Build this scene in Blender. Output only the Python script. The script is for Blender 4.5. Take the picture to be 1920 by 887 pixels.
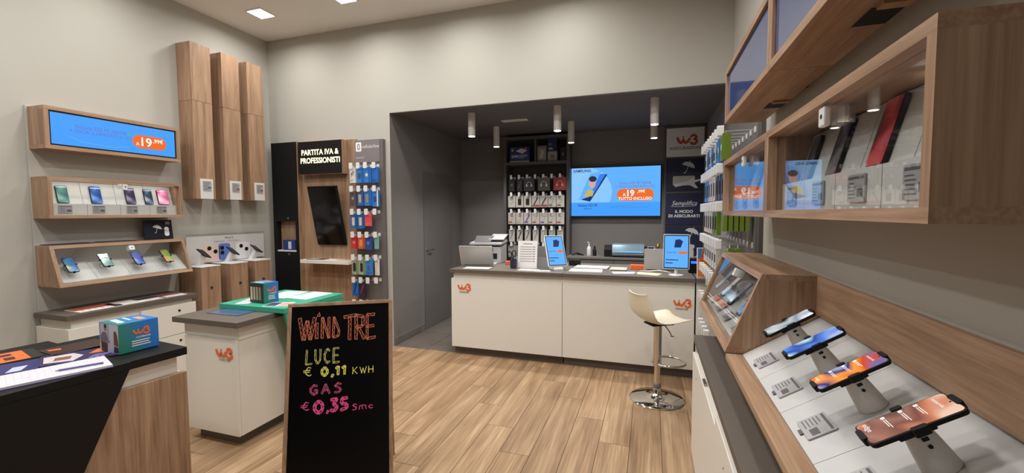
import bpy, bmesh, math, random
from mathutils import Vector, Matrix
random.seed(7)
for o in list(bpy.data.objects): bpy.data.objects.remove(o)
SC = bpy.context.scene
COL = SC.collection

# ------------------------------------------------------------------ camera, world, exposure
def set_camera():
    yaw, pitch, roll = [math.radians(a) for a in (-18.1057, -3.16417, -0.26275)]
    fw = Vector((math.sin(yaw)*math.cos(pitch), math.cos(yaw)*math.cos(pitch), math.sin(pitch)))
    rt = Vector((math.cos(yaw), -math.sin(yaw), 0)); up = rt.cross(fw)
    r2 = math.cos(roll)*rt + math.sin(roll)*up; u2 = -math.sin(roll)*rt + math.cos(roll)*up
    cd = bpy.data.cameras.new('camera'); cd.sensor_width = 36; cd.lens = 799.45/1920*36; cd.clip_start = .02
    co = bpy.data.objects.new('camera', cd); COL.objects.link(co)
    m = Matrix.Identity(4)
    for i in range(3): m[i][0], m[i][1], m[i][2] = r2[i], u2[i], -fw[i]
    m[0][3], m[1][3], m[2][3] = 0, 0, 1.6
    co.matrix_world = m; SC.camera = co
set_camera()
W = bpy.data.worlds.new('world'); SC.world = W; W.use_nodes = True
W.node_tree.nodes['Background'].inputs[0].default_value = (.55, .6, .7, 1)
W.node_tree.nodes['Background'].inputs[1].default_value = .02
SC.view_settings.view_transform = 'Standard'; SC.view_settings.look = 'None'
SC.view_settings.exposure = 0.0; SC.view_settings.gamma = 1.0; SC.view_settings.use_curve_mapping = False
CEIL_W = 11.0      # watts of each recessed ceiling downlight
SPOT_W = 50.0       # watts of each cylinder spotlight of the alcove

# ------------------------------------------------------------------ room measures (metres)
XL, XR, YB, YA, ZC, ZA, YF = -4.76, 0.69, 4.384, 6.36, 3.825, 2.78, -2.4
AX0, AX1 = -2.942, 0.69
XPL, XPR = -4.74, 0.67      # faces of the painted display panels on the side walls

# ------------------------------------------------------------------ materials
def lin(c):
    c = [v/255 for v in c]
    return tuple((v/12.92 if v <= .04045 else ((v+.055)/1.055)**2.4) for v in c) + (1,)
MATS = {}
def pmat(name, rgb, rough=.5, metal=0, emit=None, es=1.0, spec=.5, bump=0, bscale=200, var=0, vscale=3, coat=0):
    if name in MATS: return MATS[name]
    m = bpy.data.materials.new(name); m.use_nodes = True; MATS[name] = m
    nt = m.node_tree; b = nt.nodes['Principled BSDF']
    b.inputs['Base Color'].default_value = lin(rgb); b.inputs['Roughness'].default_value = rough
    b.inputs['Metallic'].default_value = metal; b.inputs['Specular IOR Level'].default_value = spec
    b.inputs['Coat Weight'].default_value = coat
    if emit:
        b.inputs['Emission Color'].default_value = lin(emit); b.inputs['Emission Strength'].default_value = es
    tc = nt.nodes.new('ShaderNodeTexCoord')
    if var:
        n = nt.nodes.new('ShaderNodeTexNoise'); n.inputs['Scale'].default_value = vscale; n.inputs['Detail'].default_value = 5
        nt.links.new(tc.outputs['Object'], n.inputs['Vector'])
        r = nt.nodes.new('ShaderNodeValToRGB'); a = lin(rgb)
        r.color_ramp.elements[0].position = .3; r.color_ramp.elements[1].position = .7
        r.color_ramp.elements[0].color = tuple(v*(1-var) for v in a[:3])+(1,)
        r.color_ramp.elements[1].color = tuple(min(1, v*(1+var)) for v in a[:3])+(1,)
        nt.links.new(n.outputs['Fac'], r.inputs['Fac']); nt.links.new(r.outputs['Color'], b.inputs['Base Color'])
    if bump:
        n = nt.nodes.new('ShaderNodeTexNoise'); n.inputs['Scale'].default_value = bscale; n.inputs['Detail'].default_value = 3
        nt.links.new(tc.outputs['Object'], n.inputs['Vector'])
        bp = nt.nodes.new('ShaderNodeBump'); bp.inputs['Strength'].default_value = bump; bp.inputs['Distance'].default_value = .002
        nt.links.new(n.outputs['Fac'], bp.inputs['Height']); nt.links.new(bp.outputs['Normal'], b.inputs['Normal'])
    return m
def woodmat(name, axis, dark, mid, light, rough=.45, scale=1.0, plank=False):
    m = bpy.data.materials.new(name); m.use_nodes = True; MATS[name] = m
    nt = m.node_tree; b = nt.nodes['Principled BSDF']; L = nt.links.new
    b.inputs['Roughness'].default_value = rough; b.inputs['Specular IOR Level'].default_value = .4
    tc = nt.nodes.new('ShaderNodeTexCoord'); oi = nt.nodes.new('ShaderNodeObjectInfo')
    ad = nt.nodes.new('ShaderNodeVectorMath'); ad.operation = 'MULTIPLY_ADD'
    cb = nt.nodes.new('ShaderNodeCombineXYZ')
    for i in range(3): L(oi.outputs['Random'], cb.inputs[i])
    ad.inputs[1].default_value = (1, 1, 1)
    sc = nt.nodes.new('ShaderNodeVectorMath'); sc.operation = 'SCALE'; sc.inputs['Scale'].default_value = 37.0
    L(cb.outputs[0], sc.inputs[0]); L(tc.outputs['Object'], ad.inputs[0]); L(sc.outputs[0], ad.inputs[2])
    mp = nt.nodes.new('ShaderNodeMapping')
    s = [14*scale]*3; s['xyz'.index(axis)] = .9*scale
    mp.inputs['Scale'].default_value = s; L(ad.outputs[0], mp.inputs['Vector'])
    n1 = nt.nodes.new('ShaderNodeTexNoise'); n1.inputs['Scale'].default_value = 1.0; n1.inputs['Detail'].default_value = 6
    n1.inputs['Roughness'].default_value = .6; n1.inputs['Distortion'].default_value = .9; L(mp.outputs[0], n1.inputs['Vector'])
    mp2 = nt.nodes.new('ShaderNodeMapping'); s2 = [120*scale]*3; s2['xyz'.index(axis)] = 4*scale
    mp2.inputs['Scale'].default_value = s2; L(ad.outputs[0], mp2.inputs['Vector'])
    n2 = nt.nodes.new('ShaderNodeTexNoise'); n2.inputs['Scale'].default_value = 1.0; n2.inputs['Detail'].default_value = 3; L(mp2.outputs[0], n2.inputs['Vector'])
    mx = nt.nodes.new('ShaderNodeMix'); mx.data_type = 'FLOAT'; mx.inputs[0].default_value = .36
    L(n1.outputs['Fac'], mx.inputs[2]); L(n2.outputs['Fac'], mx.inputs[3])
    r = nt.nodes.new('ShaderNodeValToRGB'); e = r.color_ramp.elements
    e[0].position = .33; e[0].color = lin(dark); e[1].position = .68; e[1].color = lin(light)
    k = e.new(.5); k.color = lin(mid); L(mx.outputs[0], r.inputs['Fac'])
    src = r.outputs['Color']
    if plank:
        hs = nt.nodes.new('ShaderNodeHueSaturation'); mr = nt.nodes.new('ShaderNodeMapRange')
        mr.inputs['To Min'].default_value = .9; mr.inputs['To Max'].default_value = 1.08
        L(oi.outputs['Random'], mr.inputs['Value']); L(mr.outputs[0], hs.inputs['Value']); L(src, hs.inputs['Color']); src = hs.outputs['Color']
    L(src, b.inputs['Base Color'])
    bp = nt.nodes.new('ShaderNodeBump'); bp.inputs['Strength'].default_value = .12; bp.inputs['Distance'].default_value = .002
    L(n2.outputs['Fac'], bp.inputs['Height']); L(bp.outputs['Normal'], b.inputs['Normal'])
    return m
WD, WM, WLt = (128, 99, 76), (162, 130, 104), (186, 155, 128)
WX = woodmat('oak_grain_x', 'x', WD, WM, WLt); WY = woodmat('oak_grain_y', 'y', WD, WM, WLt); WZ = woodmat('oak_grain_z', 'z', WD, WM, WLt)
FLOORM = woodmat('floor_plank', 'y', (128, 99, 72), (162, 131, 100), (196, 166, 133), .42, .75, True)
FLOORB = pmat('floor_joint', (84, 66, 50), .8)
WALL = pmat('wall_paint', (182, 179, 171), .9, bump=.05, bscale=300)
CEILM = pmat('ceiling_paint', (232, 229, 222), .95)
GREYW = pmat('alcove_grey_paint', (122, 118, 114), .85, bump=.05, bscale=300)
GREYL = pmat('alcove_grey_laminate', (112, 108, 104), .6)
GREYD = pmat('dark_grey_panel', (90, 87, 85), .6)
TILE = pmat('grey_floor_tile', (106, 98, 91), .45, var=.12, vscale=4)
GROUT = pmat('tile_grout', (60, 54, 49), .8)
WHITE = pmat('white_lacquer', (232, 228, 219), .38)
WHITE2 = pmat('white_insert', (220, 219, 216), .45)
WHITEP = pmat('white_plastic', (228, 228, 228), .35)
TOPG = pmat('grey_worktop', (98, 89, 81), .55, bump=.05, bscale=400)
BLACK = pmat('black_lacquer', (13, 13, 14), .5, spec=.3)
BLACKM = pmat('black_matt', (15, 15, 16), .6, spec=.3)
PLINTH = pmat('plinth_grey', (94, 87, 81), .6)
CHROME = pmat('chrome', (215, 212, 208), .08, 1)
STEEL = pmat('brushed_steel', (170, 168, 166), .35, 1)
ALU = pmat('aluminium_lid', (196, 194, 192), .4, .25)
GREEN = pmat('green_laminate', (58, 168, 138), .45)
BEZEL = pmat('screen_bezel', (10, 11, 16), .25)
ORANGE = pmat('brand_orange', (240, 108, 48), .5)
TXTG = pmat('grey_lettering', (140, 132, 126), .6)
TXTW = pmat('white_lettering', (236, 236, 236), .5)
TXTK = pmat('black_lettering', (22, 22, 24), .6)
PAPER = pmat('paper', (232, 230, 228), .7)
TAGG = pmat('price_tag_grey', (172, 170, 172), .5)
TAGK = pmat('price_tag_ink', (92, 90, 94), .6)
SEATM = pmat('cream_seat', (222, 212, 188), .35)
CLEARB = pmat('hook_rod', (200, 200, 200), .3, .4)
GREYS = pmat('grey_stand', (222, 221, 219), .5)
def glassmat(name, tint=(1, 1, 1), rough=.0, ior=1.7, haze=0):
    m = bpy.data.materials.new(name); m.use_nodes = True; MATS[name] = m
    nt = m.node_tree; nt.nodes.clear(); L = nt.links.new
    out = nt.nodes.new('ShaderNodeOutputMaterial'); mx = nt.nodes.new('ShaderNodeMixShader')
    tr = nt.nodes.new('ShaderNodeBsdfTransparent'); tr.inputs[0].default_value = tint + (1,)
    gl = nt.nodes.new('ShaderNodeBsdfGlossy'); gl.inputs['Roughness'].default_value = rough
    fr = nt.nodes.new('ShaderNodeFresnel'); ge = nt.nodes.new('ShaderNodeNewGeometry'); mr = nt.nodes.new('ShaderNodeMapRange')
    mr.inputs['To Min'].default_value = ior; mr.inputs['To Max'].default_value = 1/ior      # a thin pane reflects alike on both faces
    L(ge.outputs['Backfacing'], mr.inputs['Value']); L(mr.outputs[0], fr.inputs['IOR'])
    L(fr.outputs[0], mx.inputs[0]); L(tr.outputs[0], mx.inputs[1]); L(gl.outputs[0], mx.inputs[2]); L(mx.outputs[0], out.inputs[0])
    return m
GLASS = glassmat('clear_glass', (.97, .98, .98))
ACRYL = glassmat('clear_acrylic', (.93, .93, .94), .15)
def emat(name, rgb, s=1.0):
    if name in MATS: return MATS[name]
    m = pmat(name, (8, 8, 8), .25, emit=rgb, es=s); return m
LAMP = emat('lamp_diffuser', (255, 250, 240), 9)
SBLUE = emat('screen_blue', (70, 160, 255), 1.0)
SBLUE2 = emat('screen_pale_blue', (140, 200, 255), 1.0)
SBLUE3 = emat('screen_sky_blue', (98, 178, 255), 1.0)
SORANGE = emat('screen_orange', (242, 110, 40), 1.0)
SWHITE = emat('screen_white', (255, 255, 255), 1.0)
SNAVY = emat('screen_navy', (30, 50, 110), .9)
SPURP = emat('screen_purple_text', (110, 110, 190), 1.0)
def phonemat(name, cols, es=.5, scale=11, grad=False):
    if name in MATS: return MATS[name]
    m = bpy.data.materials.new(name); m.use_nodes = True; MATS[name] = m
    nt = m.node_tree; b = nt.nodes['Principled BSDF']; L = nt.links.new
    b.inputs['Roughness'].default_value = .12
    tc = nt.nodes.new('ShaderNodeTexCoord'); n = nt.nodes.new('ShaderNodeTexNoise')
    n.inputs['Scale'].default_value = scale; n.inputs['Detail'].default_value = 0; n.inputs['Distortion'].default_value = .5
    L(tc.outputs['Object'], n.inputs['Vector'])
    r = nt.nodes.new('ShaderNodeValToRGB'); e = r.color_ramp.elements
    e[0].position = .32; e[0].color = lin(cols[0]); e[1].position = .68; e[1].color = lin(cols[-1])
    for i, c in enumerate(cols[1:-1]):
        k = e.new(.32+.36*(i+1)/(len(cols)-1)); k.color = lin(c)
    fac = n.outputs['Fac']
    if grad:      # wallpaper running along the phone's long side
        sp = nt.nodes.new('ShaderNodeSeparateXYZ'); L(tc.outputs['Object'], sp.inputs[0])
        ma = nt.nodes.new('ShaderNodeMath'); ma.operation = 'MULTIPLY_ADD'; ma.inputs[1].default_value = 2.8; L(sp.outputs[0], ma.inputs[0]); L(n.outputs['Fac'], ma.inputs[2]); fac = ma.outputs[0]
    L(fac, r.inputs['Fac']); L(r.outputs['Color'], b.inputs['Base Color'])
    L(r.outputs['Color'], b.inputs['Emission Color']); b.inputs['Emission Strength'].default_value = es
    return m
def cmat(rgb, rough=.5): return pmat('print_%d_%d_%d_%d' % (*rgb, int(rough*100)), rgb, rough)

# ------------------------------------------------------------------ geometry helpers
class F:      # a flat frame: origin, right, up (normal = right x up points at the viewer)
    def __init__(s, o, r, u):
        s.o = Vector(o); s.r = Vector(r).normalized(); s.u = Vector(u).normalized(); s.n = s.r.cross(s.u)
    def p(s, a, b, d=0): return s.o + a*s.r + b*s.u + d*s.n
def FB(x, y, z): return F((x, y, z), (1, 0, 0), (0, 0, 1))       # faces the camera side (-y)
def FLW(x, y, z): return F((x, y, z), (0, 1, 0), (0, 0, 1))      # left wall, faces +x
def FRW(x, y, z): return F((x, y, z), (0, -1, 0), (0, 0, 1))     # right wall, faces -x
def FT(x, y, z, rz=0): return F((x, y, z), (math.cos(rz), math.sin(rz), 0), (-math.sin(rz), math.cos(rz), 0))   # faces up
TEXTC = {}
def textmesh(body, bold):
    k = (body, bold)
    if k in TEXTC: return TEXTC[k]
    cu = bpy.data.curves.new('t', 'FONT'); cu.body = body; cu.size = 1; cu.offset = bold; cu.resolution_u = 3
    o = bpy.data.objects.new('t', cu); COL.objects.link(o)
    bpy.context.view_layer.update()
    me = bpy.data.meshes.new_from_object(o.evaluated_get(bpy.context.evaluated_depsgraph_get()))
    v = [(p.co.x, p.co.y) for p in me.vertices]; f = [tuple(q.vertices) for q in me.polygons]
    bpy.data.objects.remove(o); bpy.data.curves.remove(cu); bpy.data.meshes.remove(me)
    TEXTC[k] = (v, f); return TEXTC[k]
class MB:
    lift = 0
    def __init__(s): s.v = []; s.f = []
    def add(s, vs, fs):
        k = len(s.v); s.v += [Vector(v) for v in vs]; s.f += [tuple(i+k for i in f) for f in fs]; return s
    def box(s, x0, x1, y0, y1, z0, z1):
        if x0 > x1: x0, x1 = x1, x0
        if y0 > y1: y0, y1 = y1, y0
        if z0 > z1: z0, z1 = z1, z0
        return s.add([(x0,y0,z0),(x1,y0,z0),(x1,y1,z0),(x0,y1,z0),(x0,y0,z1),(x1,y0,z1),(x1,y1,z1),(x0,y1,z1)],
              [(0,3,2,1),(4,5,6,7),(0,1,5,4),(1,2,6,5),(2,3,7,6),(3,0,4,7)])
    def fbox(s, fr, a0, a1, b0, b1, d0, d1):
        return s.prism(fr, [(a0,b0),(a1,b0),(a1,b1),(a0,b1)], d0, d1)
    def prism(s, fr, poly, d0, d1):
        n = len(poly)
        return s.add([fr.p(a,b,d0) for a,b in poly]+[fr.p(a,b,d1) for a,b in poly],
              [tuple(range(n-1,-1,-1)), tuple(range(n,2*n))]+[(i,(i+1)%n,n+(i+1)%n,n+i) for i in range(n)])
    def flat(s, fr, poly, d): return s.add([fr.p(a,b,d) for a,b in poly], [tuple(range(len(poly)))])
    def rect(s, fr, a0, a1, b0, b1, d): return s.flat(fr, [(a0,b0),(a1,b0),(a1,b1),(a0,b1)], d)
    def rr(s, fr, a0, a1, b0, b1, r, d0, d1=None, k=5): 
        pl = rrp(a0,a1,b0,b1,r,k)
        return s.flat(fr, pl, d0) if d1 is None else s.prism(fr, pl, d0, d1)
    def disc(s, fr, a, b, r, d, k=20, r2=None):
        return s.flat(fr, [(a+r*math.cos(t*2*math.pi/k), b+(r2 or r)*math.sin(t*2*math.pi/k)) for t in range(k)], d)
    def text(s, fr, body, size, a=0, b=0, d=.0006, align='c', bold=.0, sx=1, slant=0):
        v, f = textmesh(body, bold)
        if not v: return s
        w0 = min(p[0] for p in v); w1 = max(p[0] for p in v)
        off = {'l': -w0, 'c': -(w0+w1)/2, 'r': -w1}[align]
        return s.add([fr.p(a+(p[0]+off+slant*p[1])*size*sx, b+p[1]*size, d) for p in v], f)
    def stroke(s, fr, pts, w, d=.0006, cap=True):
        MB.lift += 1; d += .000004*(MB.lift % 60)
        P = [Vector(p) for p in pts]; P = [p for i, p in enumerate(P) if i == 0 or (p-P[i-1]).length > 1e-7]
        if len(P) < 2: return s
        Lf, Rt = [], []
        for i, p in enumerate(P):
            a = (p-P[i-1]).normalized() if i else (P[1]-p).normalized(); b = (P[i+1]-p).normalized() if i < len(P)-1 else a
            m = a+b; m = m.normalized() if m.length > .2 else a
            nn = Vector((-m.y, m.x))*w/2/max(.55, m.dot(a)); Lf.append(p+nn); Rt.append(p-nn)
        n = len(P)
        s.add([fr.p(v.x, v.y, d) for v in Lf+Rt], [(n+i, n+i+1, i+1, i) for i in range(n-1)])
        if cap:
            for p, q in ((P[0], P[1]), (P[-1], P[-2])):
                t = (p-q).normalized(); a0 = math.atan2(t.y, t.x)
                s.flat(fr, [(p.x+w/2*math.cos(a0+math.pi*(i/8-.5)), p.y+w/2*math.sin(a0+math.pi*(i/8-.5))) for i in range(9)], d)
        return s
    def cyl(s, c, ax, r, h, k=20, r2=None, caps=True):
        c = Vector(c); ax = Vector(ax).normalized(); e = ax.orthogonal().normalized(); g = ax.cross(e)
        r2 = r if r2 is None else r2
        vs = [c+r*(math.cos(t)*e+math.sin(t)*g) for t in [2*math.pi*i/k for i in range(k)]]
        vs += [c+h*ax+r2*(math.cos(t)*e+math.sin(t)*g) for t in [2*math.pi*i/k for i in range(k)]]
        fs = [(i,(i+1)%k,k+(i+1)%k,k+i) for i in range(k)]
        if caps: fs += [tuple(range(k-1,-1,-1)), tuple(range(k,2*k))]
        return s.add(vs, fs)
    def lathe(s, prof, c=(0,0,0), k=32):
        c = Vector(c); vs = []
        for r, z in prof: vs += [c+Vector((r*math.cos(2*math.pi*i/k), r*math.sin(2*math.pi*i/k), z)) for i in range(k)]
        fs = []
        for j in range(len(prof)-1):
            fs += [(j*k+i, j*k+(i+1)%k, (j+1)*k+(i+1)%k, (j+1)*k+i) for i in range(k)]
        fs += [tuple(range(k-1,-1,-1)), tuple((len(prof)-1)*k+i for i in range(k))]
        return s.add(vs, fs)
    def tube(s, pts, r, k=8, closed=False):
        pts = [Vector(p) for p in pts]; n = len(pts); vs = []; e = None
        for i, p in enumerate(pts):
            if closed: t = (pts[(i+1)%n]-pts[i-1]).normalized()
            else: t = (pts[min(i+1,n-1)]-pts[max(i-1,0)]).normalized()
            if e is None: e = t.orthogonal().normalized()
            else: e = (e-t*e.dot(t)).normalized()
            g = t.cross(e); vs += [p+r*(math.cos(2*math.pi*j/k)*e+math.sin(2*math.pi*j/k)*g) for j in range(k)]
        fs = []
        for i in range(n if closed else n-1):
            a, b = i*k, ((i+1)%n)*k
            fs += [(a+j, a+(j+1)%k, b+(j+1)%k, b+j) for j in range(k)]
        if not closed: fs += [tuple(range(k-1,-1,-1)), tuple((n-1)*k+j for j in range(k))]
        return s.add(vs, fs)
def rrp(a0, a1, b0, b1, r, k=5):
    out = []
    for (cx, cy, t0) in ((a1-r,b0+r,-90),(a1-r,b1-r,0),(a0+r,b1-r,90),(a0+r,b0+r,180)):
        for i in range(k+1):
            t = math.radians(t0+90*i/k); out.append((cx+r*math.cos(t), cy+r*math.sin(t)))
    return out
def arc(cx, cy, r, t0, t1, k=12, ry=None):
    return [(cx+r*math.cos(math.radians(t0+(t1-t0)*i/k)), cy+(ry or r)*math.sin(math.radians(t0+(t1-t0)*i/k))) for i in range(k+1)]

def mesh(name, mb, mat, parent=None, smooth=False, bevel=0, inv=None):
    me = bpy.data.meshes.new(name)
    vs = [tuple(inv @ v) for v in mb.v] if inv is not None else [tuple(v) for v in mb.v]
    me.from_pydata(vs, [], mb.f); me.update()
    me.materials.append(mat)
    if smooth:
        for p in me.polygons: p.use_smooth = True
    o = bpy.data.objects.new(name, me); COL.objects.link(o)
    if parent is not None: o.parent = parent
    if smooth and smooth != 'all':
        mod = o.modifiers.new('edge', 'EDGE_SPLIT'); mod.split_angle = math.radians(40)
    if bevel:
        b = o.modifiers.new('bevel', 'BEVEL'); b.width = bevel; b.segments = 2; b.limit_method = 'ANGLE'; b.angle_limit = math.radians(50)
    return o
def props(o, label, cat, group=None):
    o['label'] = label; o['category'] = cat
    if group: o['group'] = group
class Thing:      # an Empty at the thing's base that parents its parts; part() takes world coordinates, lpart() local ones
    def __init__(s, name, label, cat, loc=(0,0,0), rz=0, group=None):
        s.o = bpy.data.objects.new(name, None); COL.objects.link(s.o)
        s.o.location = loc; s.o.rotation_euler = (0, 0, rz); s.o.empty_display_size = .05
        s.M = Matrix.Translation(Vector(loc)) @ Matrix.Rotation(rz, 4, 'Z'); s.inv = s.M.inverted()
        props(s.o, label, cat, group)
    def part(s, name, mb, mat, parent=None, **k): return mesh(name, mb, mat, parent or s.o, inv=s.inv, **k)
    def lpart(s, name, mb, mat, parent=None, **k): return mesh(name, mb, mat, parent or s.o, **k)
def single(name, mb, mat, label, cat, group=None, **k):
    c = sum((v for v in mb.v), Vector())/len(mb.v); c.z = min(v.z for v in mb.v)
    o = mesh(name, mb, mat, inv=Matrix.Translation(-c), **k); o.location = c; props(o, label, cat, group); return o
def struct(name, mb, mat, parent=None, **k):
    o = mesh(name, mb, mat, parent, **k)
    if parent is None: o['kind'] = 'structure'
    return o
def copy_tree(o, parent=None):
    c = o.copy(); COL.objects.link(c); c.parent = parent
    for ch in o.children: copy_tree(ch, c)
    return c
ORD = ['first', 'second', 'third', 'fourth', 'fifth', 'sixth', 'seventh', 'eighth', 'ninth', 'tenth']

# ------------------------------------------------------------------ print helpers
def logo_w3(mb, fr, cx, cy, h, d=.0008):
    # the swooping w with its dot, and the round 3; h is the height of the 3
    w = .25*h
    pts = [(-1.05,.18),(-.98,-.02),(-.86,-.22),(-.7,-.3),(-.56,-.18),(-.5,.0),(-.44,-.18),(-.3,-.32),(-.12,-.26),(.0,-.1),(.1,.06)]
    mb.stroke(fr, [(cx+a*h, cy+b*h) for a, b in pts], w*1.05, d)
    mb.disc(fr, cx-.5*h, cy+.28*h, .085*h, d+.0002, 12)
    mb.stroke(fr, [(cx+a*h, cy+b*h) for a, b in [(.1,.06),(.2,.0)]], w*.5, d)
    t = [(cx+(.5+.0)*h+.24*h*math.cos(math.radians(q)), cy+.22*h+.2*h*math.sin(math.radians(q))) for q in range(160, -70, -20)]
    u = [(cx+(.5+.0)*h+.3*h*math.cos(math.radians(q)), cy-.22*h+.25*h*math.sin(math.radians(q))) for q in range(70, -170, -20)]
    mb.stroke(fr, t+u, w, d+.0004)
def umbrella(mb, fr, cx, cy, s, tilt=.35, d=.0008):
    c, sn = math.cos(-tilt), math.sin(-tilt)
    R = lambda a, b: (cx+s*(a*c-b*sn), cy+s*(a*sn+b*c))
    top = [R(*p) for p in arc(0, 0, 1, 0, 180, 14, .8)]
    bot = []
    for i in range(4): bot += [R(-1+.5*i+.25+.25*math.cos(math.radians(t)), .14*math.sin(math.radians(t))) for t in (180, 135, 90, 45)]
    mb.flat(fr, top+bot[1:], d)
    mb.stroke(fr, [R(0,.75),R(0,.98)], .07*s, d)
    mb.stroke(fr, [R(0,.1),R(0,-.95)]+[R(*p) for p in arc(-.13,-.95,.13,0,-180,8)], .09*s, d)
def lines(mb, fr, a0, a1, b0, b1, n, th, d=.0006, seed=0, lo=.55):
    rn = random.Random(seed)
    for i in range(n):
        y = b1-(b1-b0)*(i+.5)/n
        mb.rect(fr, a0, a0+(a1-a0)*rn.uniform(lo, 1), y-th/2, y+th/2, d)
def price_tag(fr, w, h, label, group='electronic price tags'):
    t = Thing('price_tag', label, 'price tag', tuple(fr.o), 0, group)
    t.part('casing', MB().rr(fr, -w/2, w/2, -h/2, h/2, .004, 0, .004), TAGG)
    k = MB(); k.rect(fr, -w*.44, w*.44, h*.33, h*.42, .0046); lines(k, fr, -w*.42, w*.1, -h*.4, h*.25, 5, h*.035, .0046, 3)
    k.rect(fr, w*.1, w*.42, -h*.3, -h*.02, .0046)
    t.part('print', k, TAGK); return t
def phone(fr, w, h, label, cols, t=.009, es=.45, group=None, body=BLACKM, clips=None, arm=None, text=None, grad=False):
    # fr origin = centre of the phone's back, right/up along its short/long side
    T = Thing('smartphone', label, 'phone', tuple(fr.o), 0, group)
    b = T.part('body', MB().rr(fr, -w/2, w/2, -h/2, h/2, w*.13, 0, t), body, bevel=.0008)
    s = T.part('screen', MB().rr(fr, -w/2+.003, w/2-.003, -h/2+.003, h/2-.003, w*.11, t+.0008), phonemat('phone_'+'_'.join('%d' % sum(c) for c in cols)+'_%d' % int(es*100), cols, es, grad=grad))
    T.part('camera_hole', MB().disc(fr, 0, h/2-.009, .0022, t+.0012, 12), BLACKM, s)
    if text:
        k = MB()
        for (bd, sz, a, bb) in text: k.text(fr, bd, sz, a, bb, t+.0014, 'l')
        for bb in (.03, .0, -.035): k.rr(fr, -.032, -.024, bb-.003, bb+.005, .002, t+.0014); k.rect(fr, -.021, .012, bb+.002, bb+.0035, t+.0014); k.rect(fr, -.021, .006, bb-.002, bb-.0005, t+.0014)
        T.part('lettering', k, SWHITE, s)
    if clips:
        for (a, bb, cw, ch) in clips:
            T.part('clip', MB().rr(fr, a-cw/2, a+cw/2, bb-ch/2, bb+ch/2, min(cw, ch)*.4, -.004, t+.004), BLACKM, bevel=.001)
    return T

# ================================================================== THE SETTING
fl = struct('floor', MB().box(XL, XR, YF, YB, -.06, -.010), FLOORB)
pm = {}
ncol = 27
for j in range(-4, 23):
    x0, x1 = -.331-.2078*j+.0016, -.331-.2078*(j-1)-.0016
    x0, x1 = max(x0, XL+.001), min(x1, XR-.001)
    if x1-x0 < .02: continue
    e = 2.94+.32*j
    while e > YB+1.28: e -= 1.28
    while e < YB: e += 1.28
    ya = e
    while ya > .2:
        y0, y1 = ya-1.28+.0016, min(ya, YB)-.0016
        if y1-y0 > .03:
            mb = MB().box(-(x1-x0)/2, (x1-x0)/2, -(y1-y0)/2, (y1-y0)/2, -.012, 0)
            k = (round(x1-x0, 3), round(y1-y0, 3))
            if k in pm:
                o = bpy.data.objects.new('plank', pm[k]); COL.objects.link(o); o.parent = fl
            else:
                o = struct('plank', mb, FLOORM, fl); pm[k] = o.data
            o.location = ((x0+x1)/2, (y0+y1)/2, 0)
        ya -= 1.28
fa = struct('floor_alcove', MB().box(AX0, AX1, YB, YA, -.06, -.006), GROUT)
tm = None
for i in range(6):
    for j in range(3):
        x0, y0 = AX0+.6*i-.16, YB+.66*j+.002
        x1, y1 = min(x0+.596, AX1), min(y0+.656, YA); x0 = max(x0, AX0)
        if x1-x0 < .03: continue
        struct('tile', MB().box(x0, x1, y0, y1, -.012, 0), TILE, fa)
struct('ceiling', MB().box(XL, XR, YF, YB, ZC, ZC+.1), CEILM)
struct('ceiling_alcove', MB().box(AX0, AX1, YB+.05, YA, ZA, ZA+.08), pmat('alcove_ceiling_paint', (100, 96, 93), .85))
struct('wall_left', MB().box(XL-.1, XL, YF, YB+.1, -.06, ZC+.1), WALL)
struct('wall_right', MB().box(XR, XR+.1, YF, YB+.05, -.06, ZC+.1), WALL)
wb = MB().box(XL, AX0-.08, YB, YB+.1, -.06, ZC+.1).box(AX0-.08, AX0, YB, YB+.0012, -.06, ZC+.1).box(AX0-.08, AX0, YB+.0012, YB+.05, ZA+.08, ZC+.1).box(AX0, XR, YB, YB+.05, ZA, ZC+.1)
struct('wall_back', wb, WALL)
struct('wall_alcove_left', MB().box(AX0-.08, AX0, YB+.0014, YA+.1, -.06, ZA+.079), GREYW)
struct('wall_alcove_back', MB().box(AX0, AX1, YA, YA+.1, -.06, ZA+.08), GREYW)
struct('wall_alcove_right', MB().box(AX1, AX1+.1, YB+.05, YA+.1, -.06, ZA+.08), GREYW)
struct('trim_1', MB().box(AX0, XR, YB+.002, YB+.05, ZA-.004, ZA+.0), GREYW)
struct('baseboard_alcove', MB().box(AX0, AX0+.014, YB+.004, 5.10, 0, .095), GREYL, bevel=.003)
struct('baseboard_left', MB().box(XL, XL+.012, .3, 2.04, 0, .09), pmat('baseboard_paint', (196, 188, 176), .6), bevel=.003)
# the shop front behind the camera: glazing in a frame under a painted header
struct('wall_front', MB().box(XL, XR, YF-.1, YF, 2.9, ZC+.1).box(XL, XR, YF-.1, YF, -.06, .12), WALL)
wn = struct('window_1', MB().box(XL, XL+.08, YF-.08, YF, .12, 2.9).box(XR-.08, XR, YF-.08, YF, .12, 2.9).box(-2.1, -2.02, YF-.08, YF, .12, 2.9), BLACKM)
struct('window_pane', MB().box(XL+.08, XR-.08, YF-.05, YF-.04, .12, 2.9), pmat('night_glazing', (14, 16, 20), .05), wn)
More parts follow.
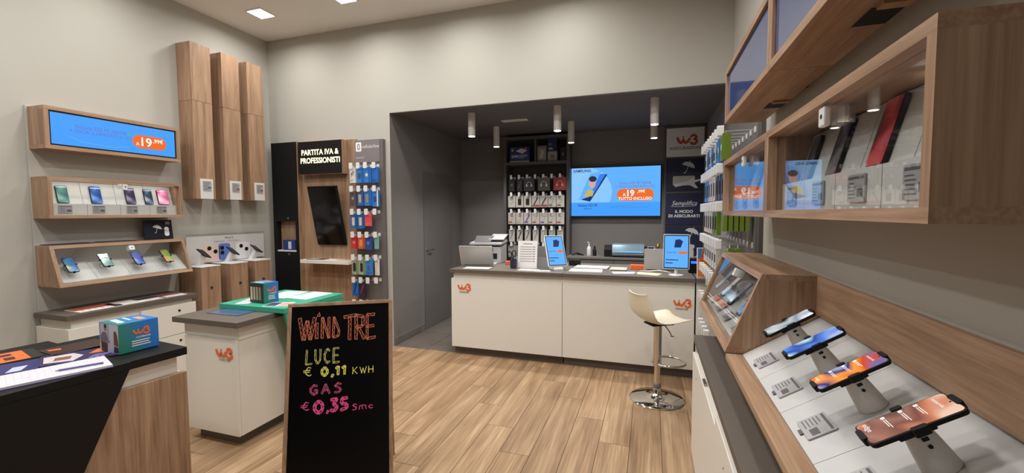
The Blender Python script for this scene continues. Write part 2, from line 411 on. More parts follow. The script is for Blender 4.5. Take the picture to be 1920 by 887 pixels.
# flush grey door in the alcove's left wall
dr = struct('door_1', MB().box(AX0+.001, AX0+.006, 5.14, 6.0, .004, 2.155), GREYL)
struct('door_gap', MB().box(AX0+.0005, AX0+.004, 5.135, 5.14, 0, 2.16).box(AX0+.0005, AX0+.004, 6.0, 6.005, 0, 2.16).box(AX0+.0005, AX0+.004, 5.14, 6.0, 2.155, 2.16), GREYD, dr)
h = MB().cyl((AX0+.005, 5.215, 1.10), (1, 0, 0), .024, .008, 18); h.tube([(AX0+.01, 5.215, 1.10), (AX0+.045, 5.215, 1.10), (AX0+.05, 5.235, 1.10), (AX0+.05, 5.33, 1.10)], .008)
struct('door_handle', h, STEEL, dr, smooth=True)

# ------------------------------------------------------------------ lamps
def downlight(x, y, label, gain=1.0):
    t = Thing('ceiling_downlight', label, 'ceiling light', (x, y, ZC), 0, 'recessed square ceiling downlights')
    s = .095
    m = MB()
    for a, b, c, d in ((-s-.02, s+.02, -s-.02, -s), (-s-.02, s+.02, s, s+.02), (-s-.02, -s, -s, s), (s, s+.02, -s, s)): m.box(a, b, c, d, -.008, 0)
    t.lpart('trim', m, WHITEP)
    t.lpart('diffuser', MB().box(-s, s, -s, s, -.004, 0), LAMP)
    ld = bpy.data.lights.new('downlight', 'AREA'); ld.shape = 'SQUARE'; ld.size = .18; ld.energy = CEIL_W*gain; ld.color = (1, .98, .945); ld.spread = math.radians(165)
    lo = bpy.data.objects.new('downlight_bulb', ld); COL.objects.link(lo); lo.parent = t.o; lo.location = (0, 0, -.012)
    return t
DLX = (-4.15, -3.05, -1.95, -.85, .2)
for iy, y in enumerate((3.76, 2.5, 1.3, .1)):
    for ix, x in enumerate(DLX):
        if iy == 0 and ix == 4 or iy == 3 and ix > 2: continue  # all but the first two downlights are unseen additions to light the room
        lab = 'square recessed downlight in the ceiling corner above the wooden columns' if (iy, ix) == (0, 0) else \
              'square recessed downlight cut by the top edge of the photo' if (iy, ix) == (0, 1) else \
              'added square recessed ceiling downlight above the view, row %s, %s from the left' % (ORD[iy], ORD[ix])
        downlight(x, y, lab, (1.35 if iy == 2 else 1.0)*(.78 if ix == 0 and iy else 1))
SPX, SPY = (-2.04, -1.006, .018), (4.72, 5.57)
for iy, y in enumerate(SPY):
    for ix, x in enumerate(SPX):
        t = Thing('cylinder_spotlight', 'white cylinder spotlight on the dark alcove ceiling, %s row, %s' % (('front', 'rear')[iy], ('left', 'middle', 'right')[ix]), 'spotlight', (x, y, ZA), 0, 'cylinder spotlights in the alcove')
        t.lpart('housing', MB().cyl((0, 0, -.27), (0, 0, 1), .043, .27, 28), pmat('spot_white', (214, 210, 204), .5), smooth=True)
        t.lpart('lens', MB().cyl((0, 0, -.274), (0, 0, 1), .036, .004, 24), LAMP)
        ld = bpy.data.lights.new('spot', 'SPOT'); ld.energy = SPOT_W; ld.spot_size = math.radians(120); ld.spot_blend = .8; ld.shadow_soft_size = .035; ld.color = (1, .98, .945)
        lo = bpy.data.objects.new('spot_bulb', ld); COL.objects.link(lo); lo.parent = t.o; lo.location = (0, 0, -.285)
v = Thing('ceiling_vent', 'small pale slotted air vent in the dark alcove ceiling', 'vent', (-1.67, 5.24, ZA))
v.lpart('frame', MB().box(-.17, .17, -.05, .05, -.01, 0), pmat('vent_grey', (226, 222, 216), .5), bevel=.003)
for i in range(4): v.lpart('slat', MB().box(-.155, .155, -.036+.02*i, -.026+.02*i, -.014, -.01), pmat('vent_slat', (206, 202, 196), .5))

# ================================================================== WALL CABINETS SHARED BY BOTH SIDE WALLS
def promo_screen(T, fr, w, h, d, par, full=True):
    """blue advert on a screen: frame origin at lower left"""
    T.part('screen_blue', MB().rect(fr, 0, w, 0, h, d), SBLUE, par)
def screen_cabinet(fr, L, H, D, label, kind):
    T = Thing('screen_cabinet', label, 'screen', tuple(fr.o), 0, None)
    th = .03
    T.part('board_top', MB().fbox(fr, 0, L, H-th, H, 0, D), WY); T.part('board_bottom', MB().fbox(fr, 0, L, 0, th, 0, D), WY)
    T.part('side_panel', MB().fbox(fr, 0, th, th, H-th, 0, D), WZ); T.part('side_panel', MB().fbox(fr, L-th, L, th, H-th, 0, D), WZ)
    T.part('bezel', MB().fbox(fr, th, L-th, th, H-th, D-.06, D-.012), BEZEL)
    g = F(fr.p(th+.012, th+.012), fr.r, fr.u); w, h = L-2*th-.024, H-2*th-.024
    s = T.part('screen', MB().rect(g, 0, w, 0, h, D-.011), SBLUE if kind == 'left' else pmat('glossy_dim_screen', (20, 24, 34), .06, emit=(56, 82, 140), es=.55, spec=1, coat=.6))
    d = D-.010
    if kind == 'left':
        T.part('screen_pill', MB().rr(g, w*.605, w*.915, h*.2, h*.68, h*.235, d), SORANGE, s)
        k = MB(); k.text(g, '19', h*.44, w*.73, h*.29, d+.001, 'c', .015); k.text(g, ',99€', h*.19, w*.79, h*.46, d+.001, 'l', .02); k.text(g, 'A', h*.17, w*.65, h*.29, d+.001, 'c', .01)
        T.part('screen_lettering', k, SWHITE, s)
        k = MB(); k.text(g, 'Galaxy S25 FE 256GB', h*.165, w*.36, h*.6, d+.001); k.text(g, '+ GIGA ILLIMITATI in 5G', h*.165, w*.36, h*.44, d+.001)
        T.part('screen_lettering', k, SPURP, s)
        T.part('screen_icon', MB().disc(g, w*.585, h*.64, h*.05, d, 16), emat('screen_green', (60, 190, 140)), s)
        k = MB(); k.stroke(g, [(w*.12, h*.3), (w*.2, h*.16), (w*.45, h*.1), (w*.58, h*.2)], h*.02, d, False); T.part('screen_curve', k, SBLUE3, s)
    return T
def display_case(fr, L, H, D, label, phones, sidename, tags):
    T = Thing('display_case', label, 'display case', tuple(fr.o), 0, 'glass fronted wooden phone cases')
    th = .026
    T.part('board_top', MB().fbox(fr, 0, L, H-th, H, 0, D), WY); T.part('board_bottom', MB().fbox(fr, 0, L, 0, th, 0, D), WY)
    T.part('side_panel', MB().fbox(fr, 0, th, th, H-th, 0, D), WZ); T.part('side_panel', MB().fbox(fr, L-th, L, th, H-th, 0, D), WZ)
    T.part('back_panel', MB().fbox(fr, th, L-th, th, H-th, 0, .012), WHITE2)
    T.part('glass_pane', MB().fbox(fr, th, L-th, th, H-th, D-.034, D-.029), GLASS)
    n = 4; w = (L-2*th)/n
    for i in range(n):
        a0 = th+i*w+.0015; a1 = a0+w-.003
        g = F(fr.p(a0, 0, 0), -fr.n, fr.u)      # profile plane across the case
        prof = [(-D+.05, th), (-D+.05, th+.094), (-D+.10, th+.094), (-D+.145, H-th-.004), (-.014, H-th-.004), (-.014, th)]
        n0 = len(prof)
        m = MB().add([g.o+q[0]*g.r+q[1]*g.u for q in prof]+[g.o+q[0]*g.r+q[1]*g.u+fr.r*(a1-a0) for q in prof],
                     [tuple(range(n0)), tuple(range(2*n0-1, n0-1, -1))]+[(i2, n0+i2, n0+(i2+1) % n0, (i2+1) % n0) for i2 in range(n0)])
        T.part('insert_panel', m, WHITE2)
    c = T.part('lock_clip', MB().fbox(fr, L*.5+.0, L*.5+.04, H-th-.056, H-th-.006, D-.022, D-.006), WHITEP, bevel=.004); T.part('clip_block', MB().fbox(fr, L*.5+.002, L*.5+.038, H-th-.05, H-th-.006, D-.075, D-.036), ACRYL)
    T.part('lock_eye', MB().disc(F(fr.p(L*.5+.022, H-th-.03), fr.r, fr.u), 0, 0, .006, D-.005, 14), BLACKM, c)
    if sidename == 'right': T.part('led_spot', MB().cyl(fr.p(L*.78, H-th-.001, D*.45), -fr.u, .016, .003, 16), emat('led_warm', (255, 225, 180), 4))
    if sidename == 'right':  # spot lamp seen in the near case, added in the far one
      ld = bpy.data.lights.new('led', 'POINT'); ld.energy = .35; ld.shadow_soft_size = .02; ld.color = (1, .9, .76)
      lo = bpy.data.objects.new('led_bulb', ld); COL.objects.link(lo); lo.parent = T.o; lo.location = T.inv @ fr.p(L*.78, H-th-.02, D*.45)
    if sidename == 'left':  # unseen strip lamp added to brighten the white inserts of the left case
        T.part('added_strip', MB().fbox(fr, th+.02, L-th-.02, H-th-.004, H-th-.0005, D-.056, D-.046), emat('added_strip_glow', (255, 240, 215), .5))
        sd = bpy.data.lights.new('added_strip', 'AREA'); sd.shape = 'RECTANGLE'; sd.size = L*.9; sd.size_y = .012; sd.energy = .55; sd.color = (1, .95, .87)
        so = bpy.data.objects.new('added_strip_bulb', sd); COL.objects.link(so); so.parent = T.o
        zc = (fr.u-fr.n*-.55).normalized(); xc = fr.r; yc_ = zc.cross(xc); m3 = Matrix((xc, yc_, zc)).transposed().to_4x4(); m3.translation = T.inv @ fr.p(L/2, H-th-.008, D-.052); so.matrix_local = m3
    # leaning phones
    p0 = (D-.10, th+.094); p1 = (D-.145, H-th-.004)
    ln = math.hypot(p1[0]-p0[0], p1[1]-p0[1]); up = ((p1[1]-p0[1])/ln)*fr.u + ((p1[0]-p0[0])/ln)*fr.n
    for (a, pw, ph, lab, cols, es) in phones:
        o = fr.p(a, p0[1], p0[0]) + up*(ph/2+.004)
        f2 = F(o, fr.r, up); f2.o = o + f2.n*.002
        phone(f2, pw, ph, lab, cols, .010, es, 'phones in the glass cases')
    for (a, lab) in tags:
        price_tag(F(fr.p(a, th+.048, D-.05+.001), fr.r, fr.u), .088, .066, lab)
    return T
def sloped_case(fr, L, H, dt, db, label, phones, sidename):
    T = Thing('sloped_display_case', label, 'display case', tuple(fr.o), 0, 'sloped glass wooden cases')
    th = .026
    g = lambda a: F(fr.p(a, 0, 0), fr.n, fr.u)
    def slab(prof, a0, a1):
        n0 = len(prof)
        return MB().add([fr.p(a0, b, d) for d, b in prof]+[fr.p(a1, b, d) for d, b in prof],
            [tuple(range(n0-1, -1, -1)), tuple(range(n0, 2*n0))]+[(i, (i+1) % n0, n0+(i+1) % n0, n0+i) for i in range(n0)])
    s = (dt-db)/H
    D = lambda b: db+s*b
    T.part('board_top', slab([(0, H-th), (D(H-th), H-th), (D(H), H), (0, H)], 0, L), WY)
    T.part('board_bottom', slab([(0, 0), (D(0), 0), (D(th), th), (0, th)], 0, L), WY)
    sd = [(0, th), (D(th), th), (D(H-th), H-th), (0, H-th)]
    T.part('side_panel', slab(sd, 0, th), WZ); T.part('side_panel', slab(sd, L-th, L), WZ)
    T.part('back_panel', slab([(0, th), (.012, th), (.012, H-th), (0, H-th)], th, L-th), WHITE2)
    n = 4; w = (L-2*th)/n
    for i in range(n):
        T.part('insert_panel', slab([(.013, th+.001), (D(th)-.035, th+.001), (D(th)-.035, th+.008), (.10, th+.145), (.013, th+.155)], th+i*w+.0012, th+(i+1)*w-.0012), WHITE2)
    T.part('glass_pane', slab([(D(th)-.016, th+.001), (D(th)-.012, th+.001), (D(H-th)-.012, H-th-.001), (D(H-th)-.016, H-th-.001)], th, L-th), GLASS)
    cp = MB(); f0 = F(fr.p(L*.52, H-th-.035, D(H-th-.035)-.012), fr.r, (fr.u*1+fr.n*s).normalized())
    c = T.part('lock_clip', MB().rr(f0, 0, .042, -.02, .022, .006, -.03, .016), WHITEP); T.part('lock_eye', MB().disc(f0, .021, .001, .005, .017, 12), BLACKM, c)
    t = math.radians(42)
    up = (math.cos(t)*fr.u - math.sin(t)*fr.n)
    for (a, b, d, pw, ph, lab, cols, es) in phones:
        o = fr.p(a, b, d); f2 = F(o, fr.r, up)
        P = phone(f2, pw, ph, lab, cols, .009, es, 'phones on holders in the sloped cases',
              clips=[(-pw/2, 0, .014, .014), (pw/2, 0, .014, .014), (0, -ph/2, .016, .012)])
        P.part('holder_arm', MB().tube([f2.p(0, 0, -.004), f2.p(0, 0, -.075)], .014, 14), ACRYL, smooth=True)
        P.part('holder_ring', MB().cyl(f2.p(0, 0, -.012), f2.n, .02, .011, 18), BLACKM, smooth=True)
    return T

# ================================================================== LEFT WALL
struct('trim_2', MB().box(XL, XPL, 2.066, 3.16, .0, 2.478), WALL, bevel=.003)
frL = lambda y, z: FLW(XPL, y, z)
screen_cabinet(frL(2.078, 2.128), 1.012, .335, .21, 'long lit screen advertising 19,99 in a wooden frame high on the left wall', 'left')
TEAL = [(40, 85, 85), (80, 135, 128), (140, 180, 170)]; NAVY = [(24, 46, 110), (50, 96, 180), (120, 160, 215)]
display_case(frL(2.072, 1.572), 1.01, .335, .22, 'wooden glass fronted case with five leaning phones below the left wall screen', [
    (.135, .074, .148, 'teal phone leaning leftmost in the case below the left wall screen', TEAL, .3),
    (.36, .078, .154, 'blue phone leaning beside the teal one in the case below the left screen', NAVY, .3),
    (.62, .078, .154, 'dark purple phone in the middle of the case below the left wall screen', [(28, 24, 44), (60, 52, 84), (150, 140, 160)], .3),
    (.77, .072, .15, 'dark blue phone tucked beside the pink phone in the left wall case', [(20, 30, 52), (50, 74, 104), (170, 176, 186)], .3),
    (.90, .098, .15, 'pink phone rightmost in the case below the left wall screen', [(190, 60, 120), (240, 150, 190), (245, 210, 222)], .4)], 'left',
    [(.12, 'grey price tag under the teal phone in the left wall case'), (.345, 'grey price tag under the blue phone in the left wall case'),
     (.595, 'grey price tag under the dark purple phone in the left wall case'), (.845, 'grey price tag under the pink phone in the left wall case')])
sloped_case(frL(2.07, 1.022), 1.03, .332, .185, .30, 'sloped glass wooden case with four phones on holders, left wall', [
    (.11, .165, .215, .072, .15, 'blue and gold phone leftmost in the left sloped case', [(20, 50, 120), (60, 130, 180), (190, 180, 120)], .12),
    (.345, .185, .215, .074, .152, 'teal green phone second in the left sloped case', [(30, 90, 90), (70, 125, 118), (130, 170, 156)], .12),
    (.59, .175, .215, .074, .152, 'violet blue phone third in the left sloped case', [(40, 60, 160), (80, 104, 180), (140, 156, 200)], .12),
    (.84, .17, .215, .074, .152, 'green and orange phone rightmost in the left sloped case', [(90, 150, 60), (160, 160, 90), (200, 120, 90)], .12)], 'left')
# card standing on the sloped case and leaflets lying on it
f = F((-4.62, 2.79, 1.356), (.0, 1, 0), (-.12, 0, 1))
t = Thing('counter_card', 'dark blue card with white umbrella and dog standing on the left sloped case', 'card', tuple(f.o))
b = t.part('card', MB().fbox(f, 0, .255, 0, .19, 0, .004), cmat((22, 24, 40), .4))
k = MB(); umbrella(k, f, .115, .105, .042, .3, .0046); k.disc(f, .2, .10, .022, .0046, 14); k.rr(f, .178, .222, .03, .09, .018, .0046); t.part('print', k, TXTW, b)
t.part('print_panel', MB().rect(f, .195, .235, .145, .175, .0048), cmat((150, 150, 156)), b)
for i, (y, w, rz, c, lab) in enumerate([(2.24, .30, .05, (40, 40, 70), 'dark blue leaflet lying on the left end of the sloped case top'), (2.58, .26, -.04, (70, 60, 64), 'grey brown leaflet lying on the middle of the sloped case top')]):
    g = FT(-4.66, y, 1.3548, rz)
    single('leaflet', MB().fbox(g, -.06, .06, -w/2, w/2, 0, .006), cmat(c), lab, 'leaflet', 'leaflets on the sloped case')
# low cabinet under the cases
T = Thing('low_cabinet', 'low white cabinet with grey worktop below the left wall cases', 'cabinet', (-4.5, 2.55, 0))
T.part('worktop', MB().box(-4.738, -4.31, 2.035, 3.045, .77, .812), TOPG, bevel=.002)
T.part('carcass', MB().box(-4.738, -4.345, 2.075, 3.01, .06, .769), WHITE)
T.part('plinth', MB().box(-4.738, -4.38, 2.09, 3.0, 0, .06), PLINTH)
T.part('side_panel', MB().box(-4.738, -4.346, 2.045, 2.0745, .06, .70), WHITE, bevel=.002)
T.part('door', MB().box(-4.345, -4.32, 2.045, 2.545, .06, .70), WHITE, bevel=.002)
for z0, z1 in ((.45, .735), (.06, .445)):
    d = T.part('drawer', MB().box(-4.345, -4.32, 2.55, 3.03, z0, z1), WHITE, bevel=.002)
    T.part('lock', MB().cyl((-4.32, 2.87, z1-.06), (1, 0, 0), .011, .004, 16), BLACKM, d)
rl = [(2.3, .30, (186, 92, 60), 'orange and white leaflet on the left end of the low cabinet worktop'), (2.5, .22, (226, 214, 214), 'white printed leaflet near the middle of the low cabinet worktop'),
      (2.70, .2, (70, 58, 62), 'dark leaflet between pale ones on the low cabinet worktop'), (2.88, .2, (150, 80, 70), 'red brown leaflet on the right end of the low cabinet worktop')]
for i, (y, w, c, lab) in enumerate(rl):
    g = FT(-4.47, y, .8125, random.uniform(-.08, .08))
    t = Thing('leaflet', lab, 'leaflet', tuple(g.o), 0, 'leaflets on the low cabinet')
    p = t.part('sheet', MB().fbox(g, -.11, .11, -w/2, w/2, 0, .003), PAPER)
    t.part('print', MB().rect(g, -.1, .02, -w/2+.006, w/2-.006, .0036), cmat(c), p)
    k = MB(); lines(k, g, .03, .1, -w/2+.02, w/2-.02, 6, .006, .0036, i); t.part('lettering', k, cmat((80, 70, 110)), p)
# three hanging wooden columns
for i, y in enumerate((3.25, 3.585, 3.9)):
    x1 = -4.555; wd = .212
    T = Thing('wall_column', 'tall wooden box column on the left wall, %s' % ('leftmost and nearest', 'middle of three', 'rightmost by the corner')[i], 'column', (-4.66, y+.1, 1.764), 0, 'hanging wooden columns')
    for z0, z1 in ((1.764, 2.79), (2.7925, 3.392)):
        T.part('column_section', MB().box(XL, x1, y, y+wd, z0, z1), WZ, bevel=.0015)
    c = T.part('label_card', MB().box(x1, x1+.003, y+.045, y+.185, 1.766, 1.98), WHITE2)
    g = F((x1+.003, y+.045, 1.766), (0, 1, 0), (0, 0, 1))
    T.part('price_label', MB().rr(g, .025, .118, .085, .19, .004, 0, .004), TAGG, c)
    k = MB(); lines(k, g, .03, .112, .092, .186, 7, .005, .0045, i); k.rect(g, .08, .112, .112, .132, .0046); T.part('price_print', k, TAGK, c)
# three pedestals with phones
for i, y in enumerate((3.165, 3.495, 3.80)):
    x1 = -4.42; wd = .21; zt = 1.045
    T = Thing('pedestal', 'wooden pedestal with white top and round lock, %s' % ('leftmost beside the low cabinet', 'middle of three', 'rightmost near the black cabinet')[i], 'pedestal', (-4.6, y+.1, 0), 0, 'wooden phone pedestals')
    T.part('body', MB().box(XL, x1, y, y+wd, 0, zt), WZ, bevel=.0015)
    T.part('top', MB().box(XL, x1+.004, y-.004, y+wd+.004, zt+.0005, zt+.012), WHITEP, bevel=.002)
    l = T.part('lock', MB().cyl((x1, y+.105, .825), (1, 0, 0), .017, .005, 20), STEEL, smooth=True)
    T.part('keyhole', MB().cyl((x1+.005, y+.105, .825), (1, 0, 0), .009, .002, 14), BLACKM, l)
    # phone on a slanted holder
    f = F((-4.515, y+.105, zt+.137), (0, .96, -.28), (-.85, .02, .52))
    P = phone(f, .078, .15, 'black phone on a clear slanted holder on the %s pedestal' % ('left', 'middle', 'right')[i], [(8, 8, 10), (20, 20, 24), (34, 34, 40)], .009, .05, 'phones on the pedestals')
    g = F((-4.515, y+.105, zt+.012), (0, 1, 0), (-1, 0, 0))
    P.part('holder_post', MB().add([Vector((-4.60, y+.065, zt+.02)), Vector((-4.545, y+.065, zt+.02)), Vector((-4.545, y+.125, zt+.02)), Vector((-4.60, y+.125, zt+.02)),
                                    Vector((-4.545, y+.085, zt+.13)), Vector((-4.50, y+.085, zt+.118)), Vector((-4.50, y+.125, zt+.118)), Vector((-4.545, y+.125, zt+.13))],
                        [(0,3,2,1),(4,5,6,7),(0,1,5,4),(1,2,6,5),(2,3,7,6),(3,0,4,7)]), WHITEP, bevel=.003)
    P.part('holder_base', MB().box(-4.63, -4.47, y+.045, y+.165, zt+.0125, zt+.021), WHITEP, bevel=.002)
# clear board with printed phones behind the holders
f = FLW(-4.705, 3.22, 1.0585)
T = Thing('acrylic_sign', 'clear standing board printed with three large phones behind the pedestal phones', 'sign', tuple(f.p(.48, 0)))
b = T.part('board', MB().fbox(f, 0, .965, 0, .325, 0, .004), ACRYL)
T.part('frost_print', MB().rect(f, .004, .961, .004, .3, .0045), pmat('frost_print', (205, 202, 200), .6), b)
k = MB(); k.text(f, 'iPhone 16', .026, .49, .262, .0055, 'c', .01); T.part('lettering', k, TXTK, b)
k = MB(); k.text(f, 'Progettato per', .021, .31, .228, .0055, 'l'); T.part('lettering', k, cmat((90, 120, 190)), b)
k = MB(); k.text(f, 'Apple Intelligence', .021, .475, .228, .0055, 'l'); T.part('lettering', k, cmat((200, 100, 140)), b)
for a, c, l in ((.27, (222, 196, 190), 0), (.43, (96, 124, 206), 1), (.66, (226, 226, 226), 0)):
    pr = T.part('printed_phone', MB().rr(f, a-.07-.02*(1-l), a+.07+.03*(1-l), .01, .205, .03, .005), cmat(c, .35), b)
    k = MB()
    for (u, v) in (((-.03, .155), (-.03, .1)) if l else ((-.02, .16), (.05, .12))): k.disc(f, a+u, v, .024, .0062, 20)
    T.part('printed_lens', k, BLACKM, pr)

# ================================================================== ISLAND COUNTERS
def promo_box(loc, rz, w, d, h, label, dark):
    T = Thing('promo_box', label, 'box', loc, rz, 'printed cardboard boxes')
    gm = bpy.data.materials.new('promo_gradient'); gm.use_nodes = True
    nt = gm.node_tree; b = nt.nodes['Principled BSDF']; b.inputs['Roughness'].default_value = .35
    tc = nt.nodes.new('ShaderNodeTexCoord'); sp = nt.nodes.new('ShaderNodeSeparateXYZ'); r = nt.nodes.new('ShaderNodeValToRGB')
    nt.links.new(tc.outputs['Generated'], sp.inputs[0])
    ad = nt.nodes.new('ShaderNodeMath'); ad.operation = 'MULTIPLY_ADD'; ad.inputs[1].default_value = .25; nt.links.new(sp.outputs[2], ad.inputs[0]); nt.links.new(sp.outputs[1], ad.inputs[2])
    nt.links.new(ad.outputs[0], r.inputs[0]); e = r.color_ramp.elements
    e[0].position = .2; e[0].color = lin((44, 128, 108)); e[1].position = .9; e[1].color = lin((40, 120, 196)); nt.links.new(r.outputs[0], b.inputs['Base Color'])
    bd = T.lpart('carton', MB().box(-w/2, w/2, -d/2, d/2, 0, h), gm, bevel=.001)
    # right face
    f = F((w/2, -d/2, 0), (0, 1, 0), (0, 0, 1))
    k = MB(); logo_w3(k, f, d*.58, h*.66, h*.24); T.lpart('logo', k, ORANGE, bd)
    k = MB(); k.text(f, 'LUCE&GAS', h*.085, d*.6, h*.43, .0008, 'c', .02); lines(k, f, d*.3, d*.86, h*.15, h*.38, 3, h*.035, .0008, 4, .75)
    T.lpart('lettering', k, TXTW, bd)
    # left face: a printed picture of two people by a bright window
    f = F((-w/2, -d/2, 0), (1, 0, 0), (0, 0, 1))
    ph = T.lpart('printed_picture', MB().rect(f, .002, w-.002, .002, h-.002, .0006), cmat((206, 212, 220) if not dark else (40, 40, 42)), bd)
    if not dark:
        k = MB(); k.rect(f, w*.44, w*.5, h*.35, h*.98, .0008); T.lpart('printed_window', k, cmat((150, 176, 206)), ph); T.lpart('printed_window', MB().rect(f, .003, w*.08, h*.3, h*.98, .0008), cmat((150, 176, 206)), ph)
        k = MB(); k.flat(f, [(w*.1, h*.05), (w*.42, h*.05), (w*.45, h*.45), (w*.38, h*.68), (w*.2, h*.7), (w*.07, h*.55)], .001); T.lpart('printed_shirt', k, cmat((120, 116, 124)), ph)
        SK = cmat((176, 130, 104)); T.lpart('printed_face', MB().disc(f, w*.33, h*.83, h*.085, .0011, 14, h*.11), SK, ph); T.lpart('printed_hands', MB().rect(f, w*.36, w*.55, h*.34, h*.42, .0012), SK, ph); T.lpart('printed_face', MB().disc(f, w*.8, h*.66, h*.06, .001, 12, h*.09), SK, ph)
        T.lpart('printed_hair', MB().disc(f, w*.34, h*.9, h*.08, .0013, 12, h*.07), cmat((40, 34, 36)), ph); T.lpart('printed_trousers', MB().flat(f, [(w*.1, h*.02), (w*.4, h*.02), (w*.4, h*.3), (w*.12, h*.36)], .0012), cmat((62, 50, 44)), ph); T.lpart('printed_skirt', MB().flat(f, [(w*.72, h*.04), (w*.98, h*.04), (w*.96, h*.24), (w*.76, h*.26)], .0012), cmat((40, 34, 36)), ph)
        k = MB(); k.flat(f, [(w*.74, h*.3), (w*.98, h*.26), (w*.94, h*.6), (w*.86, h*.78), (w*.76, h*.74)], .0011); T.lpart('printed_hair', k, cmat((112, 66, 44)), ph)
    else:
        for i in range(4): T.lpart('printed_pane', MB().rect(f, w*(.06+.2*i), w*(.2+.2*i), h*.16, h*.8, .0009), cmat((206-18*i, 190-20*i, 160-18*i)), ph)
    f = F((-w/2, -d/2, h), (1, 0, 0), (0, 1, 0))
    k = MB(); k.flat(f, [(w*.1, d*.2), (w*.8, d*.1), (w*.8, d*.26), (w*.1, d*.36)], .0008); k.flat(f, [(w*.1, d*.5), (w*.6, d*.45), (w*.6, d*.52), (w*.1, d*.57)], .0008); T.lpart('lettering', k, cmat((190, 224, 226)), bd)
    T.lpart('logo', MB().flat(f, [(w*.3, d*.66), (w*.8, d*.62), (w*.8, d*.8), (w*.3, d*.84)], .0008), cmat((214, 150, 110)), bd)
    return T
# --- island with grey worktop and green table
T = Thing('island_counter', 'white island counter with grey worktop and orange logo behind the chalkboard', 'counter', (-2.9, 2.54, 0))
T.part('worktop', MB().box(-3.21, -2.60, 2.08, 2.99, .842, .88), TOPG, bevel=.002)
T.part('neck', MB().box(-3.16, -2.645, 2.13, 2.96, .747, .842), WHITE)
T.part('front_panel', MB().box(-3.135, -2.652, 2.11, 2.128, .08, .746), WHITE, bevel=.0015)
T.part('side_panel', MB().box(-2.668, -2.65, 2.1285, 2.97, .08, .746), WHITE, bevel=.0015)
T.part('carcass', MB().box(-3.135, -2.669, 2.13, 2.97, .08, .746), WHITE)
T.part('plinth', MB().box(-3.09, -2.70, 2.16, 2.94, 0, .08), PLINTH)
f = FB(-2.75, 2.11, .655); k = MB(); logo_w3(k, f, .0, .0, .075, .004); T.part('logo', k, ORANGE)
k = MB(); k.text(f, 'WINDTRE', .022, -.01, -.058, .003, 'c', .01); T.part('lettering', k, TXTG)
f = FT(-3.08, 2.225, .88); s = T.part('tablet_glass', MB().fbox(f, 0, .31, 0, .21, 0, .0012), BEZEL)
T.part('tablet_screen', MB().rect(f, .008, .302, .008, .202, .0018), pmat('blue_sheen_glass', (70, 82, 118), .08, emit=(60, 76, 120), es=.35), s)  # bluish reflection of the tablet glass put into colour and a faint glow
G = Thing('green_table', 'green overlay table top with slanted green side, resting on the white island', 'table', (-2.83, 2.68, 0))
G.part('top', MB().box(-3.14, -2.505, 2.375, 2.995, .8815, .918), GREEN, bevel=.002)
gp = FLW(-2.5275, 0, 0)
G.part('side_panel', MB().prism(F((-2.5275, 0, 0), (0, 1, 0), (0, 0, 1)), [(2.62, 0), (2.99, 0), (2.99, .881), (2.385, .881)], 0, .02), GREEN, bevel=.0015)
promo_box((-2.86, 2.53, .9185), math.radians(-5), .155, .125, .155, 'blue and green printed box on the green table', True)
for i, (x, y, w, h, rz, lab) in enumerate([(-2.93, 2.80, .21, .297, .12, 'white sheet lying leftmost on the green table'), (-2.70, 2.83, .21, .29, -.05, 'white sheet lying at the right rear of the green table'), (-2.99, 2.5, .1, .2, .4, 'pale leaflet at the left front edge of the green table')]):
    g = FT(x, y, .9187, rz); t = Thing('paper_sheet', lab, 'paper', tuple(g.o), 0, 'sheets on the green table')
    p = t.part('sheet', MB().fbox(g, -w/2, w/2, -h/2, h/2, 0, .002), PAPER)
    k = MB(); lines(k, g, -w*.42, w*.42, -h*.4, h*.4, 9, .003, .0026, i); t.part('lettering', k, cmat((150, 150, 160)), p)
g = FT(-2.66, 2.48, .9187, .35); t = Thing('leaflet', 'colourful leaflet with orange stripes in front of the box on the green table', 'leaflet', tuple(g.o))
p = t.part('sheet', MB().fbox(g, -.09, .09, -.07, .07, 0, .002), PAPER)
t.part('print', MB().rect(g, -.085, .0, -.06, .06, .0026), cmat((70, 60, 90)), p); k = MB()
for i in range(3): k.rect(g, .01, .085, -.055+.04*i, -.03+.04*i, .0026)
t.part('print_stripes', k, cmat((226, 130, 90)), p)
# --- black island in the left foreground
ca, sa = math.cos(math.radians(-6)), math.sin(math.radians(-6))
def I1(x, y): return (-2.433+x*ca-y*sa, 1.647+x*sa+y*ca)
T = Thing('black_island', 'black topped island counter with wooden side in the left foreground', 'counter', (-2.433, 1.647, 0), math.radians(-6))
T.lpart('worktop', MB().box(-.75, 0, -.27, 0, .828, .870), BLACK, bevel=.002)
T.lpart('neck', MB().box(-.70, -.035, -1.25, -.035, .735, .827), WHITE)
T.lpart('carcass', MB().box(-.70, -.035, -1.25, -.02, .05, .734), WHITE)
T.lpart('wood_side', MB().box(-.034, -.004, -1.25, -.004, .05, .734), WZ, bevel=.0015)
T.lpart('plinth', MB().box(-.66, -.06, -1.2, -.06, 0, .05), PLINTH)
T.lpart('overlay_top', MB().box(-.855, .018, -1.3, -.262, .832, .873), BLACK, bevel=.003)
f = F((-.003, 0, 0), (0, 1, 0), (0, 0, 1))
T.lpart('slanted_panel', MB().prism(f, [(-1.3, 0), (-.645, 0), (-.268, .831), (-1.3, .831)], 0, .02), BLACK, bevel=.001)
promo_box((-2.695, 1.53, .8735), math.radians(-4), .178, .18, .157, 'green and blue printed box with orange logo on the black island', False)
Z1 = .8735
